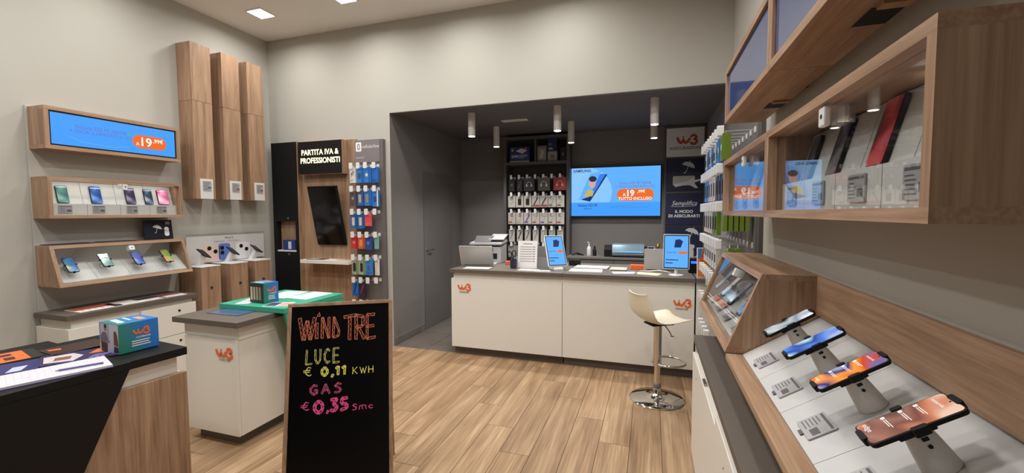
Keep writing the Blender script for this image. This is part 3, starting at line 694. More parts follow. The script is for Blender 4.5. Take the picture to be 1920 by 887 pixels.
def sheet(name, x, y, w, h, rz, z, th, rgb, label, cat, prints=(), texts=(), group=None):
    g = FT(x, y, z, rz); t = Thing(name, label, cat, tuple(g.o), 0, group)
    p = t.part('sheet', MB().fbox(g, -w/2, w/2, -h/2, h/2, 0, th), cmat(rgb, .35))
    for i, (poly, c) in enumerate(prints): t.part('print', MB().flat(g, [(a*w, b*h) for a, b in poly], th+.0006+.0003*i), cmat(c, .35), p)
    for (tx, sz, a, b, c) in texts:
        k = MB(); k.text(g, tx, sz, a*w, b*h, th+.0022, 'c', .01); t.part('lettering', k, cmat(c), p)
    return t, g, p
t, g, p = sheet('notebook', -2.60, 1.165, .21, .38, math.radians(-20), Z1, .012, (214, 212, 220), 'white spiral notebook with a pen loop near the edge of the black island', 'notebook')
k = MB(); lines(k, g, -.085, .085, -.17, .17, 15, .0016, .0126, 5, .85); t.part('ruling', k, cmat((196, 195, 208)), p)
k = MB()
for i in range(17): k.tube([g.p(-.104, -.176+.022*i, .002), g.p(-.113, -.176+.022*i, .010), g.p(-.104, -.176+.022*i, .018)], .0018, 6)
t.part('spiral', k, cmat((70, 66, 130)), p)
t.part('cover', MB().fbox(F(g.p(0, 0, 0), g.r, g.u), -.107, .107, -.192, .192, -.0002, .0025), cmat((84, 80, 150)), p)
pn = MB().tube([g.p(.03, .02, .018), g.p(.055, .165, .018)], .0042, 10)
t2 = Thing('ballpoint_pen', 'slim violet pen lying on the white notebook', 'pen', tuple(g.p(.04, .1, .014)))
t2.part('barrel', pn, cmat((96, 86, 150), .3), smooth=True); t2.part('tip', MB().cyl(g.p(.03, .02, .018), g.p(.03, .02, .018)-g.p(.055, .165, .018), .0042, .014, 10, .001), STEEL, smooth=True)
sheet('leaflet', -2.79, 1.36, .21, .30, math.radians(-32), Z1, .003, (44, 42, 84), 'navy leaflet with orange stripe beside the printed box on the black island', 'leaflet',
      [([(-.45, .2), (-.05, .1), (-.05, .42), (-.45, .45)], (226, 120, 70)), ([(-.3, -.45), (.3, -.4), (.42, -.05), (0, .05), (-.35, -.1)], (206, 196, 200)), ([(-.1, -.3), (.2, -.3), (.2, -.1), (-.1, -.1)], (130, 90, 80)), ([(.1, .2), (.45, .1), (.45, .3), (.1, .42)], (120, 110, 170))], group='leaflets on the black island')
sheet('leaflet', -2.89, 1.1, .21, .27, math.radians(-24), Z1, .004, (40, 42, 104), 'dark blue booklet with pale oval picture beside the notebook', 'leaflet',
      [([(-.3, -.2), (-.1, -.32), (.2, -.28), (.3, -.1), (.1, .06), (-.2, .02)], (206, 160, 130)), ([(0, .2), (.4, .12), (.4, .3), (0, .38)], (190, 200, 230))], group='leaflets on the black island')
sheet('leaflet', -3.12, 1.19, .24, .30, math.radians(-14), Z1, .003, (30, 28, 30), 'black leaflet with big orange letters at the left rear of the black island', 'leaflet',
      [([(-.46, -.3), (.46, -.3), (.46, .35), (-.46, .35)], (226, 108, 44)), ([(-.3, -.15), (-.1, -.15), (-.1, .2), (-.3, .2)], (44, 30, 26)), ([(.05, -.15), (.3, -.15), (.3, -.02), (.05, -.02)], (44, 30, 26)), ([(.05, .08), (.3, .08), (.3, .2), (.05, .2)], (44, 30, 26))], group='leaflets on the black island')
sheet('leaflet', -3.0, 1.45, .2, .24, math.radians(-6), Z1, .003, (58, 40, 34), 'dark brown leaflet behind the others on the black island', 'leaflet',
      [([(-.3, -.4), (-.1, -.42), (.0, -.25), (-.2, -.2)], (206, 110, 60))], group='leaflets on the black island')

# ================================================================== CHALKBOARD
yaw, tilt, Lb, wb2 = .53562, .24336, 1.1314, .56
bx, by = -1.5428, 1.7591
fw_ = Vector((-math.sin(yaw), math.cos(yaw), 0))
f = F((bx, by, 0), (math.cos(yaw), math.sin(yaw), 0), math.cos(tilt)*Vector((0, 0, 1))+math.sin(tilt)*fw_)
T = Thing('chalkboard_sign', 'wood framed chalkboard with coloured energy prices standing on the floor', 'sign', (bx, by, 0))
h = wb2/2
T.part('board', MB().fbox(f, -h+.016, h-.016, .06, Lb-.016, -.016, -.006), pmat('chalkboard_black', (6, 6, 8), .3, spec=.3))
T.part('frame_rail', MB().fbox(f, -h, h, Lb-.02, Lb, -.022, 0), WX, bevel=.002); T.part('frame_rail', MB().fbox(f, -h, h, .04, .06, -.022, 0), WX, bevel=.002)
T.part('frame_stile', MB().fbox(f, -h, -h+.02, 0, Lb-.0205, -.022, 0), WZ, bevel=.002); T.part('frame_stile', MB().fbox(f, h-.02, h, 0, Lb-.0205, -.022, 0), WZ, bevel=.002)
top = f.p(0, Lb-.03, -.03); ft = Vector((top.x, top.y, 0)) + fw_*.26
ru = (top-ft).normalized(); g = F(ft, f.r, ru)
for s in (-1, 1): T.part('rear_leg', MB().fbox(g, s*.25-.01, s*.25+.01, 0, (top-ft).length, -.02, 0), WZ)
T.part('rear_rail', MB().fbox(g, -.24, .24, .25, .28, -.018, -.004), WX)
rn = random.Random(3)
def chalk_outline(mb, segs, w, lw, jit=.0016, hatch=True):
    """sketchy hollow letter: every skeleton segment is drawn as two edges with zigzag hatching between"""
    J = lambda p: (p[0]+rn.uniform(-jit, jit), p[1]+rn.uniform(-jit, jit))
    for (p, q) in segs:
        p, q = Vector(p), Vector(q); t = (q-p); L = t.length; t.normalize(); n = Vector((-t.y, t.x))*w/2
        for sg in (-1, 1): mb.stroke(f, [J(p+n*sg), J((p+q)/2+n*sg), J(q+n*sg)], lw, -.0052, False)
        for e in (p, q): mb.stroke(f, [J(e-n), J(e+n)], lw, -.0052, False)
        if hatch:
            m = max(2, int(L/.013)); pts = []
            for i in range(m+1):
                c = p+t*(L*i/m); pts.append(J(c+n*(.8 if i % 2 else -.8)))
            mb.stroke(f, pts, lw*.7, -.0052, False)
def letters(s, x, y, w, h, gap):
    G = {'W': [((0,1),(.28,0)),((.28,0),(.5,.85)),((.5,.85),(.72,0)),((.72,0),(1,1))], 'I': [((.5,0),(.5,.78))], 'N': [((0.1,0),(.1,1)),((.1,1),(.85,0)),((.85,0),(.85,1))],
         'D': [((.15,0),(.2,1)),((.2,1),(.85,.3)),((.85,.3),(.75,.05)),((.75,.05),(.15,0))], 'T': [((-.05,.95),(.9,1.0)),((.4,.95),(.4,0))],
         'R': [((.1,0),(.1,1)),((.1,1),(.75,.92)),((.75,.92),(.7,.55)),((.7,.55),(.15,.5)),((.3,.5),(.85,0))], 'E': [((.1,0),(.1,1)),((.1,1),(.9,1)),((.1,.5),(.8,.52)),((.1,0),(.95,.05))],
         'L': [((.15,1),(.12,0)),((.12,.02),(.9,.04))], 'U': [((.1,1),(.12,.25)),((.12,.25),(.45,.02)),((.45,.02),(.8,.25)),((.8,.25),(.82,1))], 'C': [((.85,.85),(.5,1)),((.5,1),(.12,.65)),((.12,.65),(.14,.3)),((.14,.3),(.5,0)),((.5,0),(.88,.15))],
         'G': [((.85,.85),(.5,1)),((.5,1),(.12,.65)),((.12,.65),(.14,.3)),((.14,.3),(.5,0)),((.5,0),(.85,.15)),((.85,.15),(.85,.45)),((.85,.45),(.55,.45))], 'A': [((.05,0),(.45,1)),((.45,1),(.9,0)),((.22,.38),(.7,.38))],
         'S': [((.85,.88),(.45,1)),((.45,1),(.15,.75)),((.15,.75),(.8,.4)),((.8,.4),(.7,.08)),((.7,.08),(.1,.06))],
         '0': [((.5,1),(.12,.7)),((.12,.7),(.12,.3)),((.12,.3),(.5,0)),((.5,0),(.88,.3)),((.88,.3),(.88,.7)),((.88,.7),(.5,1))], ',': [((.5,.12),(.3,-.2))], '1': [((.15,.75),(.55,1)),((.55,1),(.5,0))],
         '3': [((.1,.95),(.8,1)),((.8,1),(.4,.58)),((.4,.58),(.85,.3)),((.85,.3),(.5,0)),((.5,0),(.08,.1))], '5': [((.85,1),(.25,.98)),((.25,.98),(.2,.55)),((.2,.55),(.75,.5)),((.75,.5),(.78,.15)),((.78,.15),(.1,.02))],
         'K': [((.1,0),(.12,1)),((.85,1),(.14,.45)),((.25,.5),(.9,0))], 'H': [((.1,0),(.12,1)),((.85,0),(.88,1)),((.1,.5),(.88,.5))], 'm': [((.05,0),(.08,.6)),((.08,.6),(.45,.62)),((.45,.62),(.45,0)),((.45,.62),(.9,.6)),((.9,.6),(.95,0))], 'c': [((.85,.5),(.4,.6)),((.4,.6),(.15,.3)),((.15,.3),(.4,0)),((.4,0),(.9,.08))],
         'e': [((.9,.9),(.5,1)),((.5,1),(.15,.6)),((.15,.6),(.2,.25)),((.2,.25),(.6,0)),((.6,0),(.95,.1)),((-.15,.62),(.8,.66)),((-.15,.4),(.7,.44))]}
    out = []
    for ch in s:
        if ch != ' ':
            for p, q in G[ch]: out.append(((x+p[0]*w, y+p[1]*h), (x+q[0]*w, y+q[1]*h)))
        x += (0 if ch == ' ' and w < .04 and gap < .01 else w*.5 if ch in ',1' else w)+gap
    return out
k = MB()
chalk_outline(k, letters('W', -.217, .928, .078, .122, 0), .017, .0019); chalk_outline(k, letters('I', -.158, .932, .06, .11, 0), .014, .0019)
k.stroke(f, [(-.128, 1.055), (-.116, 1.075), (-.112, 1.055), (-.128, 1.055)], .0026, -.0052, False)
chalk_outline(k, letters('N', -.104, .932, .046, .115, 0), .011, .0019); chalk_outline(k, letters('D', -.048, .934, .045, .112, 0), .010, .0018)
chalk_outline(k, letters('T', .018, .915, .07, .135, 0), .016, .0019); chalk_outline(k, letters('R', .075, .915, .06, .135, 0), .014, .0019); chalk_outline(k, letters('E', .136, .915, .052, .135, 0), .014, .0019)
T.part('chalk_orange', k, cmat((238, 138, 100), .9))
k = MB(); chalk_outline(k, letters('LUCE', -.182, .795, .036, .078, .011), .008, .0016); T.part('chalk_pale_yellow', k, cmat((226, 222, 130), .9))
k = MB(); chalk_outline(k, letters('e', -.185, .735, .036, .045, 0), .0, .0034, hatch=False); T.part('chalk_yellow', k, cmat((232, 226, 110), .9)); k = MB(); chalk_outline(k, letters('0,1 1', -.1, .728, .036, .046, .008), .010, .0036, .001)
T.part('chalk_yellow', k, cmat((232, 226, 110), .9)); k = MB(); chalk_outline(k, letters('K', .062, .727, .03, .036, 0), 0, .003, hatch=False); chalk_outline(k, letters('W', .103, .727, .034, .034, 0), 0, .003, hatch=False); chalk_outline(k, letters('H', .147, .727, .03, .036, 0), 0, .003, hatch=False)
T.part('chalk_yellow', k, cmat((232, 226, 110), .9))
k = MB(); chalk_outline(k, letters('GAS', -.158, .634, .046, .05, .016), .009, .0018); T.part('chalk_rose', k, cmat((226, 100, 150), .9))
k = MB(); chalk_outline(k, letters('e', -.192, .556, .036, .042, 0), .0, .0036, hatch=False); chalk_outline(k, letters('0', -.135, .535, .052, .064, 0), .013, .005, .001); chalk_outline(k, letters(',', -.075, .54, .03, .05, 0), .008, .004, .001)
chalk_outline(k, letters('35', -.052, .54, .046, .062, .006), .013, .005, .001); chalk_outline(k, letters('S', .062, .534, .03, .032, 0), 0, .0036, hatch=False); chalk_outline(k, letters('m', .1, .535, .04, .032, 0), 0, .0036, hatch=False); chalk_outline(k, letters('c', .146, .536, .03, .03, 0), 0, .0036, hatch=False)
T.part('chalk_pink', k, cmat((232, 80, 150), .9))

# ================================================================== BUSINESS BAY ON THE BACK WALL
yc = 4.30
T = Thing('tall_black_cabinet', 'tall black cabinet with open wooden niche beside the wooden bay', 'cabinet', (-4.45, 4.34, 0))
x0, x1 = -4.66, -4.236
T.part('upper_door', MB().box(x0, x1-.012, yc, yc+.02, 1.505, 2.505), BLACKM, bevel=.0015); T.part('lower_door', MB().box(x0, x1-.012, yc, yc+.02, .06, 1.115), BLACKM, bevel=.0015)
T.part('carcass', MB().box(x0, x1-.012, yc+.02, YB-.002, 1.505, 2.505).box(x0, x1-.012, yc+.02, YB-.002, 0, 1.115), BLACKM)
T.part('niche_frame', MB().box(x0, x0+.05, yc, YB-.002, 1.117, 1.503), BLACKM); T.part('niche_frame', MB().box(x1-.065, x1-.012, yc, YB-.002, 1.117, 1.503), BLACKM)
T.part('niche_back', MB().box(x0+.05, x1-.065, YB-.012, YB-.002, 1.135, 1.503), WZ); T.part('niche_shelf', MB().box(x0+.05, x1-.065, yc+.003, YB-.012, 1.117, 1.135), WHITEP)
T.part('wood_edge', MB().box(x1-.0115, x1, yc-.002, YB-.002, 0, 2.505), WZ)
for z in (1.545, 1.085): T.part('lock', MB().cyl((-4.415, yc, z), (0, -1, 0), .013, .006, 18), STEEL, smooth=True)
f = FB(-4.53, 4.315, 1.1355); t = Thing('blue_carton', 'small dark blue carton with white panel in the black cabinet niche', 'box', tuple(f.p(.1, 0)))
p = t.part('carton', MB().fbox(f, 0, .2, 0, .13, -.05, 0), cmat((38, 52, 120), .4), bevel=.001); t.part('print', MB().rect(f, .085, .135, .015, .11, .0006), cmat((206, 210, 226)), p)
T = Thing('wooden_bay_panel', 'tall wooden back panel between the black cabinet and the grey accessory rack', 'panel', (-3.83, 4.37, 0))
T.part('panel', MB().box(x1+.001, -3.95, YB-.018, YB-.001, 0, 2.50), WZ); T.part('panel', MB().box(-3.948, -3.40, YB-.018, YB-.001, 0, 2.50), WZ)
T = Thing('lightbox_sign', 'black sign with glowing white letters above the tilted screen', 'sign', (-3.84, 4.33, 2.085))
sx0, sx1, sy, sz0, sz1 = -4.20, -3.53, 4.27, 2.085, 2.492
T.part('case', MB().box(sx0, sx1, sy+.004, YB-.019, sz0, sz1), WZ, bevel=.0015); s = T.part('face', MB().box(sx0+.004, sx1-.012, sy, sy+.0035, sz0+.006, sz1-.004), BLACKM)
f = FB((sx0+sx1)/2, sy, (sz0+sz1)/2); k = MB(); k.text(f, 'PARTITA IVA &', .092, .005, .035, .004, 'c', .022, .92); k.text(f, 'PROFESSIONISTI', .092, .005, -.065, .004, 'c', .022, .9)
T.part('glowing_letters', k, emat('letter_glow', (255, 246, 196), 2.2), s)
f = F((-4.02, 4.19, 1.92), (1, 0, 0), (0, -.17, .985))
f = F((-3.99, 4.335, 1.212), (1, 0, 0), (0, -.155, .72))
T = Thing('tilted_screen', 'tall black switched-off screen tilted forward under the glowing sign', 'screen', tuple(f.p(.2, 0)))
T.part('bezel', MB().fbox(f, 0, .425, 0, .735, -.03, 0), BLACKM, bevel=.002); T.part('screen', MB().rect(f, .01, .415, .01, .725, .0008), pmat('off_screen', (6, 6, 8), .12))
T.part('bracket', MB().box(-3.84, -3.72, 4.30, YB-.0185, 1.5, 1.62), BLACKM)
T = Thing('bay_shelf', 'white narrow shelf below the tilted screen', 'shelf', (-3.76, 4.28, 1.0))
T.part('board', MB().box(-4.115, -3.405, 4.165, YB-.019, .995, 1.038), WHITE, bevel=.002)
for i, (x, w, c, lab) in enumerate([(-3.93, .24, (84, 72, 70), 'dark leaflet on the left of the white bay shelf'), (-3.52, .16, (206, 160, 140), 'pinkish leaflet on the right of the white bay shelf')]):
    sheet('leaflet', x, 4.26, w, .12, .1-.2*i, 1.0385, .006, c, lab, 'leaflet', [([(-.4, -.3), (.1, -.3), (.1, .3), (-.4, .3)], (200, 196, 196))], group='leaflets on the bay shelf')
# --- hanging packs: card, colour field, window/product and hang tab, front facing -y locally
def pack(name, label, cat, loc, rz, w, h, d, base, field, deco=None, group=None, tab=True):
    t = Thing(name, label, cat, loc, rz, group)      # origin = hanging point (top centre)
    b = t.lpart('card', MB().box(-w/2, w/2, -d, 0, -h, -.012), cmat(base, .35), bevel=.0008)
    f = F((0, -d, -h), (1, 0, 0), (0, 0, 1)); H = h-.012
    if tab: t.lpart('hang_tab', MB().rr(F((0, -d/2, 0), (1, 0, 0), (0, 0, 1)), -.018, .018, -.014, .012, .005, -.0008, .0008), cmat((210, 210, 212)))
    if field: t.lpart('print', MB().rect(f, -w*field[1], w*field[2], H*field[3], H*field[4], .0006), cmat(field[0], .35), b)
    if deco:
        for (kind, rgb) in deco:
            k = MB()
            if kind == 'cable': k.stroke(f, [(-w*.3, H*.8), (-w*.05, H*.62), (w*.22, H*.72), (w*.1, H*.4), (-w*.2, H*.3)], .005, .0012)
            elif kind == 'plug': k.rr(f, -w*.2, w*.2, H*.3, H*.62, .006, .0004, .004)
            elif kind == 'slash': k.stroke(f, [(w*.25, H*.8), (-w*.2, H*.25)], w*.16, .0012)
            elif kind == 'case': k.rr(f, -w*.22, w*.22, H*.2, H*.75, .012, .0004, .004)
            elif kind == 'bar': k.rect(f, -w*.45, w*.45, H*.06, H*.2, .0012)
            elif kind == 'bar_short': k.rect(f, -w*.42, w*.05, H*.1, H*.22, .0012)
            elif kind == 'head': k.stroke(f, arc(0, H*.5, w*.22, -10, 190, 12), .007, .0012); k.disc(f, -w*.22, H*.42, w*.09, .0014, 14, w*.12); k.disc(f, w*.22, H*.42, w*.09, .0014, 14, w*.12)
            elif kind == 'dot': k.disc(f, 0, H*.5, w*.22, .0014, 16)
            elif kind == 'lines': lines(k, f, -w*.4, w*.4, H*.05, H*.25, 4, .002, .0014, 2)
            elif kind == 'top': k.rect(f, -w*.5, w*.5, H*.84, H*.99, .0012)
            elif kind == 'side': k.rect(f, w*.3, w*.5, 0, H, .0012)
            elif kind == 'buds':
                k.disc(f, -w*.14, H*.6, w*.1, .0012, 12, w*.16); k.disc(f, w*.16, H*.7, w*.1, .0012, 12, w*.16); k.stroke(f, [(-w*.14, H*.6), (-w*.2, H*.4)], .006, .0012); k.stroke(f, [(w*.16, H*.7), (w*.1, H*.5)], .006, .0012)
            t.lpart('print_' + {'head': 'headphones', 'case': 'device', 'dot': 'device', 'plug': 'charger', 'cable': 'cable', 'slash': 'cable', 'buds': 'earphones'}.get(kind, 'field'), k, cmat(rgb, .35), b)
    return t
def hook(T, base, out, ln, fw=.024, fh=.035, ft=.008):
    """display hook: back plate, rod, white price flap; base point on the board, out = unit vector"""
    o = Vector(out); b = Vector(base); side = o.cross(Vector((0, 0, 1)))
    r = T.part('hook_rod', MB().tube([b, b+o*ln, b+o*(ln+.004)+Vector((0, 0, .006))], .0028, 6), CLEARB)
    f = F(b+o*(ln+.004)+Vector((0, 0, .002)), Vector((0, 0, 1)).cross(o), (0, 0, 1))
    T.part('price_flap', MB().rr(f, -fw, fw, -fh, fh, .008, 0, ft, 3), WHITEP, r, bevel=.001)
    T.part('hook_plate', MB().rr(F(b, f.r, f.u), -.016, .016, -.02, .02, .005, 0, .006, 3), WHITEP, r)
px0, px1, pyf = -3.40, -3.005, 4.33
T = Thing('accessory_rack', 'tall grey hook panel of accessories left of the alcove', 'rack', (-3.2, 4.36, 0))
T.part('panel', MB().box(px0, px1, pyf, YB-.001, 0, 2.475), pmat('rack_grey', (106, 99, 98), .6), bevel=.002)
hd = T.part('header', MB().box(px0+.002, px1-.04, pyf-.006, pyf-.0005, 2.21, 2.468), pmat('rack_header', (128, 119, 121), .5))
f = FB(px0+.002, pyf-.006, 2.21); k = MB(); k.rr(f, .02, .10, .13, .24, .012, .0008); T.part('header_badge', k, TXTW, hd)
k = MB(); k.rr(f, .043, .077, .15, .22, .012, .0012); T.part('header_mark', k, cmat((128, 119, 121)), hd); k = MB(); k.rr(f, .053, .067, .162, .208, .005, .0016); T.part('header_mark', k, TXTW, hd)
k = MB(); k.text(f, 'cellularline', .056, .108, .168, .001, 'l', .008); k.text(f, 'accessori', .032, .02, .05, .001, 'l'); T.part('lettering', k, cmat((216, 212, 214)), hd)
hx = [-3.37, -3.27, -3.17, -3.075]; rows = [2.105, 1.835, 1.565, 1.295, 1.025, .755, .485]
LB = (58, 130, 206); DB = (40, 70, 130)
spec = [[('c', (226, 222, 216), [('buds', (30, 30, 34)), ('lines', (120, 110, 110))]), ('b', LB, [('plug', (84, 80, 74)), ('side', (30, 96, 190))]), ('b', LB, [('dot', (226, 222, 206)), ('side', (30, 96, 190))]), ('b', (44, 112, 200), [('bar', (30, 90, 170))])],
        [('s', (86, 80, 80), [('dot', (150, 146, 142)), ('top', (110, 106, 104))]), ('b', (70, 90, 140), [('case', (176, 172, 168)), ('bar', (40, 110, 200))]), ('b', LB, [('case', (150, 146, 138)), ('side', (30, 96, 190))]), ('w', (56, 128, 210), [('plug', (60, 70, 140)), ('side', (226, 222, 210))])],
        [('b', (50, 110, 180), [('case', (216, 208, 186)), ('side', (34, 84, 160))]), ('b', (50, 110, 180), [('case', (216, 208, 186)), ('side', (34, 84, 160))]), ('r', (222, 84, 96), [('lines', (240, 170, 170)), ('top', (230, 110, 116))]), None],
        [('r', (206, 52, 66), [('dot', (226, 120, 120)), ('side', (170, 36, 50))]), ('o', (222, 110, 60), [('case', (236, 150, 90)), ('side', (190, 84, 44))]), ('n', (50, 80, 150), [('dot', (90, 130, 200)), ('top', (40, 60, 120))]), ('g', (120, 176, 164), [('lines', (180, 214, 206))])],
        [('gn', (176, 180, 160), [('case', (44, 44, 48)), ('side', (90, 150, 50))]), ('gn', (176, 180, 160), [('case', (50, 44, 52)), ('side', (90, 150, 50))]), ('w', (60, 136, 206), [('plug', (90, 90, 170)), ('bar', (40, 110, 190))]), ('wh', (226, 222, 214), [('lines', (150, 146, 140)), ('slash', (200, 196, 188))])],
        [('b', (44, 110, 190), [('slash', (24, 40, 80)), ('bar', (30, 90, 170))]), ('k', (54, 40, 50), [('slash', (150, 60, 80)), ('bar', (40, 50, 90))]), None, None], [('wh', (220, 218, 212), [('lines', (150, 146, 140))]), None, ('wh', (222, 220, 214), [('lines', (150, 146, 140))]), None]]
desc = {'c': 'white card earphone pack', 'b': 'blue accessory pack', 's': 'smoky grey accessory pack', 'w': 'bright blue boxed charger', 'r': 'red accessory box', 'o': 'orange accessory box', 'n': 'navy accessory box', 'g': 'pale teal accessory box', 'gn': 'green edged phone case pack', 'wh': 'slim white accessory pack', 'k': 'dark accessory pack'}
for ri, z in enumerate(rows):
    for ci, x in enumerate(hx):
        ln = .11 if (ci < 3) else .08
        hook(T, (x, pyf, z+.055), (0, -1, 0), ln)
        s = spec[ri][ci]
        if s:
            hh = {'gn': .2, 'wh': .2, 'w': .2, 'r': .16, 'o': .16, 'n': .17, 'g': .16}.get(s[0], .19)
            if ri == 6: hh = .1
            ww = {'wh': .05, 'g': .05, 'c': .085}.get(s[0], .092)
            pack('accessory_pack', '%s, %s row, %s from left, narrow grey rack' % (desc[s[0]], ORD[ri], ORD[ci]), 'accessory pack', (x+.004, pyf-ln*.62, z+.048), -.12, ww, hh, .024, s[1], None, s[2], 'packs on the narrow grey rack')

# ================================================================== ALCOVE: SERVICE COUNTER
for i, (x0, x1, lab, has) in enumerate([(-2.14, -.871, 'wide white service counter unit at the alcove left with small orange logo', (-1.985, .775)), (-.868, .400, 'wide white service counter unit behind the bar stool', (.285, .735)), (.412, .688, 'narrow white counter unit at the right alcove wall', None)]):
    T = Thing('service_counter', lab, 'counter', ((x0+x1)/2, 4.7, 0), 0, 'service counter units')
    T.part('worktop', MB().box(x0-.012*(i == 0), x1, 4.312, 5.28, .935, .975), TOPG, bevel=.002)
    T.part('neck', MB().box(x0+.02*(i == 0)-.003*(i == 1), x1, 4.352, 5.12, .872, .934), WHITE)
    T.part('front_panel', MB().box(x0, x1-.002, 4.33, 4.349, .092, .871), WHITE, bevel=.0015)
    T.part('carcass', MB().box(x0+.004, x1-.002, 4.35, 5.1, .092, .871), WHITE)
    T.part('plinth', MB().box(x0+.01, x1-.002, 4.392 if i == 0 else 4.375, 5.05, 0, .091), PLINTH)
    if has:
        f = FB(has[0], 4.33, has[1]); k = MB(); logo_w3(k, f, .015, .0, .078, .003); T.part('logo', k, ORANGE)
        k = MB(); k.text(f, 'WINDTRE', .026, 0, -.068, .002, 'c', .015); T.part('lettering', k, cmat((120, 84, 70)))
single('counter_gap_shade', MB().box(.401, .411, 4.355, 5.1, .09, .93), BLACKM, 'black strip standing for the dark gap between white counter units', 'strip')  # strip coloured black for the shade in the gap between units
ZT = .9755
# laptop with its back to the room
def laptop(loc, rz, lean, w, h, label):
    T = Thing('laptop', label, 'laptop', loc, rz, 'laptops on the service counter')
    f = F((0, 0, .014), (1, 0, 0), (0, -math.sin(lean), math.cos(lean)))
    T.lpart('lid', MB().rr(f, -w/2, w/2, 0, h, .012, 0, .007), ALU, bevel=.001)
    T.lpart('screen', MB().rect(F(f.p(0, 0, -.001), -f.r, f.u), -w/2+.01, w/2-.01, .01, h-.01, 0), pmat('laptop_screen', (20, 24, 34), .2, emit=(120, 150, 190), es=.25))
    T.lpart('base', MB().rr(FT(0, 0, 0), -w/2, w/2, .0, h, .012, 0, .014), ALU, bevel=.001)
    T.lpart('keyboard', MB().rect(FT(0, 0, 0), -w*.42, w*.42, .03, h*.6, .0146), BLACKM)
    T.lpart('hinge', MB().cyl((-w*.4, .0, .012), (1, 0, 0), .006, w*.8, 10), BLACKM)
laptop((-1.965, 4.68, ZT), math.radians(9), math.radians(24), .40, .25, 'open silver laptop seen from behind at the left counter end')
laptop((.10, 4.80, ZT), math.radians(4), math.radians(2), .34, .22, 'open grey laptop seen from behind beside the right tablet')
# multifunction printer
T = Thing('printer', 'light grey flatbed printer with raised lid behind the left laptop', 'printer', (-1.985, 5.11, ZT), math.radians(4))
PG = pmat('printer_grey', (168, 166, 166), .45); PD = pmat('printer_dark', (84, 82, 82), .5)
T.lpart('body', MB().prism(F((-.20, 0, 0), (0, 1, 0), (0, 0, 1)), [(-.14, 0), (.14, 0), (.14, .22), (-.14, .20)], 0, .40), PG, bevel=.006)
T.lpart('paper_slot', MB().box(-.15, .15, -.143, -.139, .05, .12), BLACKM); T.lpart('scanner_lid', MB().prism(F((-.21, 0, 0), (0, 1, 0), (0, 0, 1)), [(-.15, .224), (.15, .245), (.15, .275), (-.15, .25)], 0, .42), PG, bevel=.004)
T.lpart('document_feeder', MB().prism(F((-.16, 0, 0), (0, 1, 0), (0, 0, 1)), [(-.12, .256), (.12, .28), (.12, .325), (-.02, .335)], 0, .22), PD, bevel=.006)
T.lpart('feeder_tray', MB().prism(F((.02, 0, 0), (0, 1, 0), (0, 0, 1)), [(-.08, .285), (.14, .34), (.14, .35), (-.08, .295)], 0, .2), PG, bevel=.002)
T.lpart('control_panel', MB().prism(F((-.1, -.142, .15), (1, 0, 0), (0, -.5, .86)), [(0, 0), (.2, 0), (.2, .05), (0, .05)], 0, .008), BLACKM)
# pen cup with scissors
T = Thing('pen_cup', 'dark mesh pen cup with pens beside the paper price list', 'cup', (-1.475, 4.56, ZT))
T.lpart('cup', MB().lathe([(.036, 0), (.04, .10), (.036, .10), (.033, .008)], k=24), pmat('cup_purple', (46, 40, 60), .5), smooth=True)
for i, (a, b, c) in enumerate(((.01, .012, (60, 60, 150)), (-.014, .008, (210, 210, 214)), (.0, -.014, (30, 30, 34)))): T.lpart('pen', MB().tube([(a, b, .02), (a*1.8, b*1.8, .145+.01*i)], .004, 8), cmat(c, .35))
T = Thing('scissors', 'black handled scissors standing in the dark pen cup', 'scissors', (-1.46, 4.555, ZT+.01))
k = MB(); g = F((0, 0, 0), (.96, .1, .26), (-.2, 0, .97))
k.tube([g.p(*q) for q in arc(-.026, .155, .022, 0, 360, 16, .034)[:-1]], .0055, 8, True); k.tube([g.p(*q) for q in arc(.026, .155, .022, 0, 360, 16, .034)[:-1]], .0055, 8, True)
k.tube([g.p(-.014, .126), g.p(.008, .09)], .005); k.tube([g.p(.014, .126), g.p(-.008, .09)], .005); T.lpart('handle', k, BLACKM, smooth=True)
T.lpart('blade', MB().tube([g.p(.008, .09), g.p(-.004, .01)], .004).tube([g.p(-.008, .09), g.p(.004, .01)], .004), STEEL)
# price list in a stand
f = F((-1.44, 4.60, ZT), (1, .02, 0), (0, .14, .99)); T = Thing('price_list_stand', 'white printed price list in an upright holder behind the pen cup', 'sign', tuple(f.p(.11, 0)))
p = T.part('sheet', MB().fbox(f, 0, .225, 0, .31, 0, .004), PAPER); k = MB(); k.rect(f, .06, .165, .272, .281, .0046); T.part('lettering', k, TXTG, p)
for i in range(7): T.part('print_bar', MB().rect(f, .025, .165, .075+.027*i, .083+.027*i, .0046), cmat((150, 148, 150)), p); T.part('print_value', MB().rect(f, .172, .2, .076+.027*i, .083+.027*i, .0046), TXTK, p)
T.part('foot', MB().fbox(F(f.o, f.r, (0, 1, 0)), 0, .225, 0, .07, -.002, .001), ACRYL)
for a, lab in ((-.075, 'grey paper holder left of the price list on the counter'), (.20, 'grey paper holder right of the price list on the counter')):
    f = F((-1.44+a, 4.70, ZT), (1, .02, 0), (0, .1, .99)); t = Thing('paper_holder', lab, 'holder', tuple(f.p(.05, 0)), 0, 'grey paper holders')
    t.part('pocket', MB().fbox(f, 0, .15, 0, .245, -.035, 0), cmat((120, 116, 116)), bevel=.003); t.part('lip', MB().fbox(f, 0, .15, 0, .12, .002, .006), cmat((150, 148, 148)))
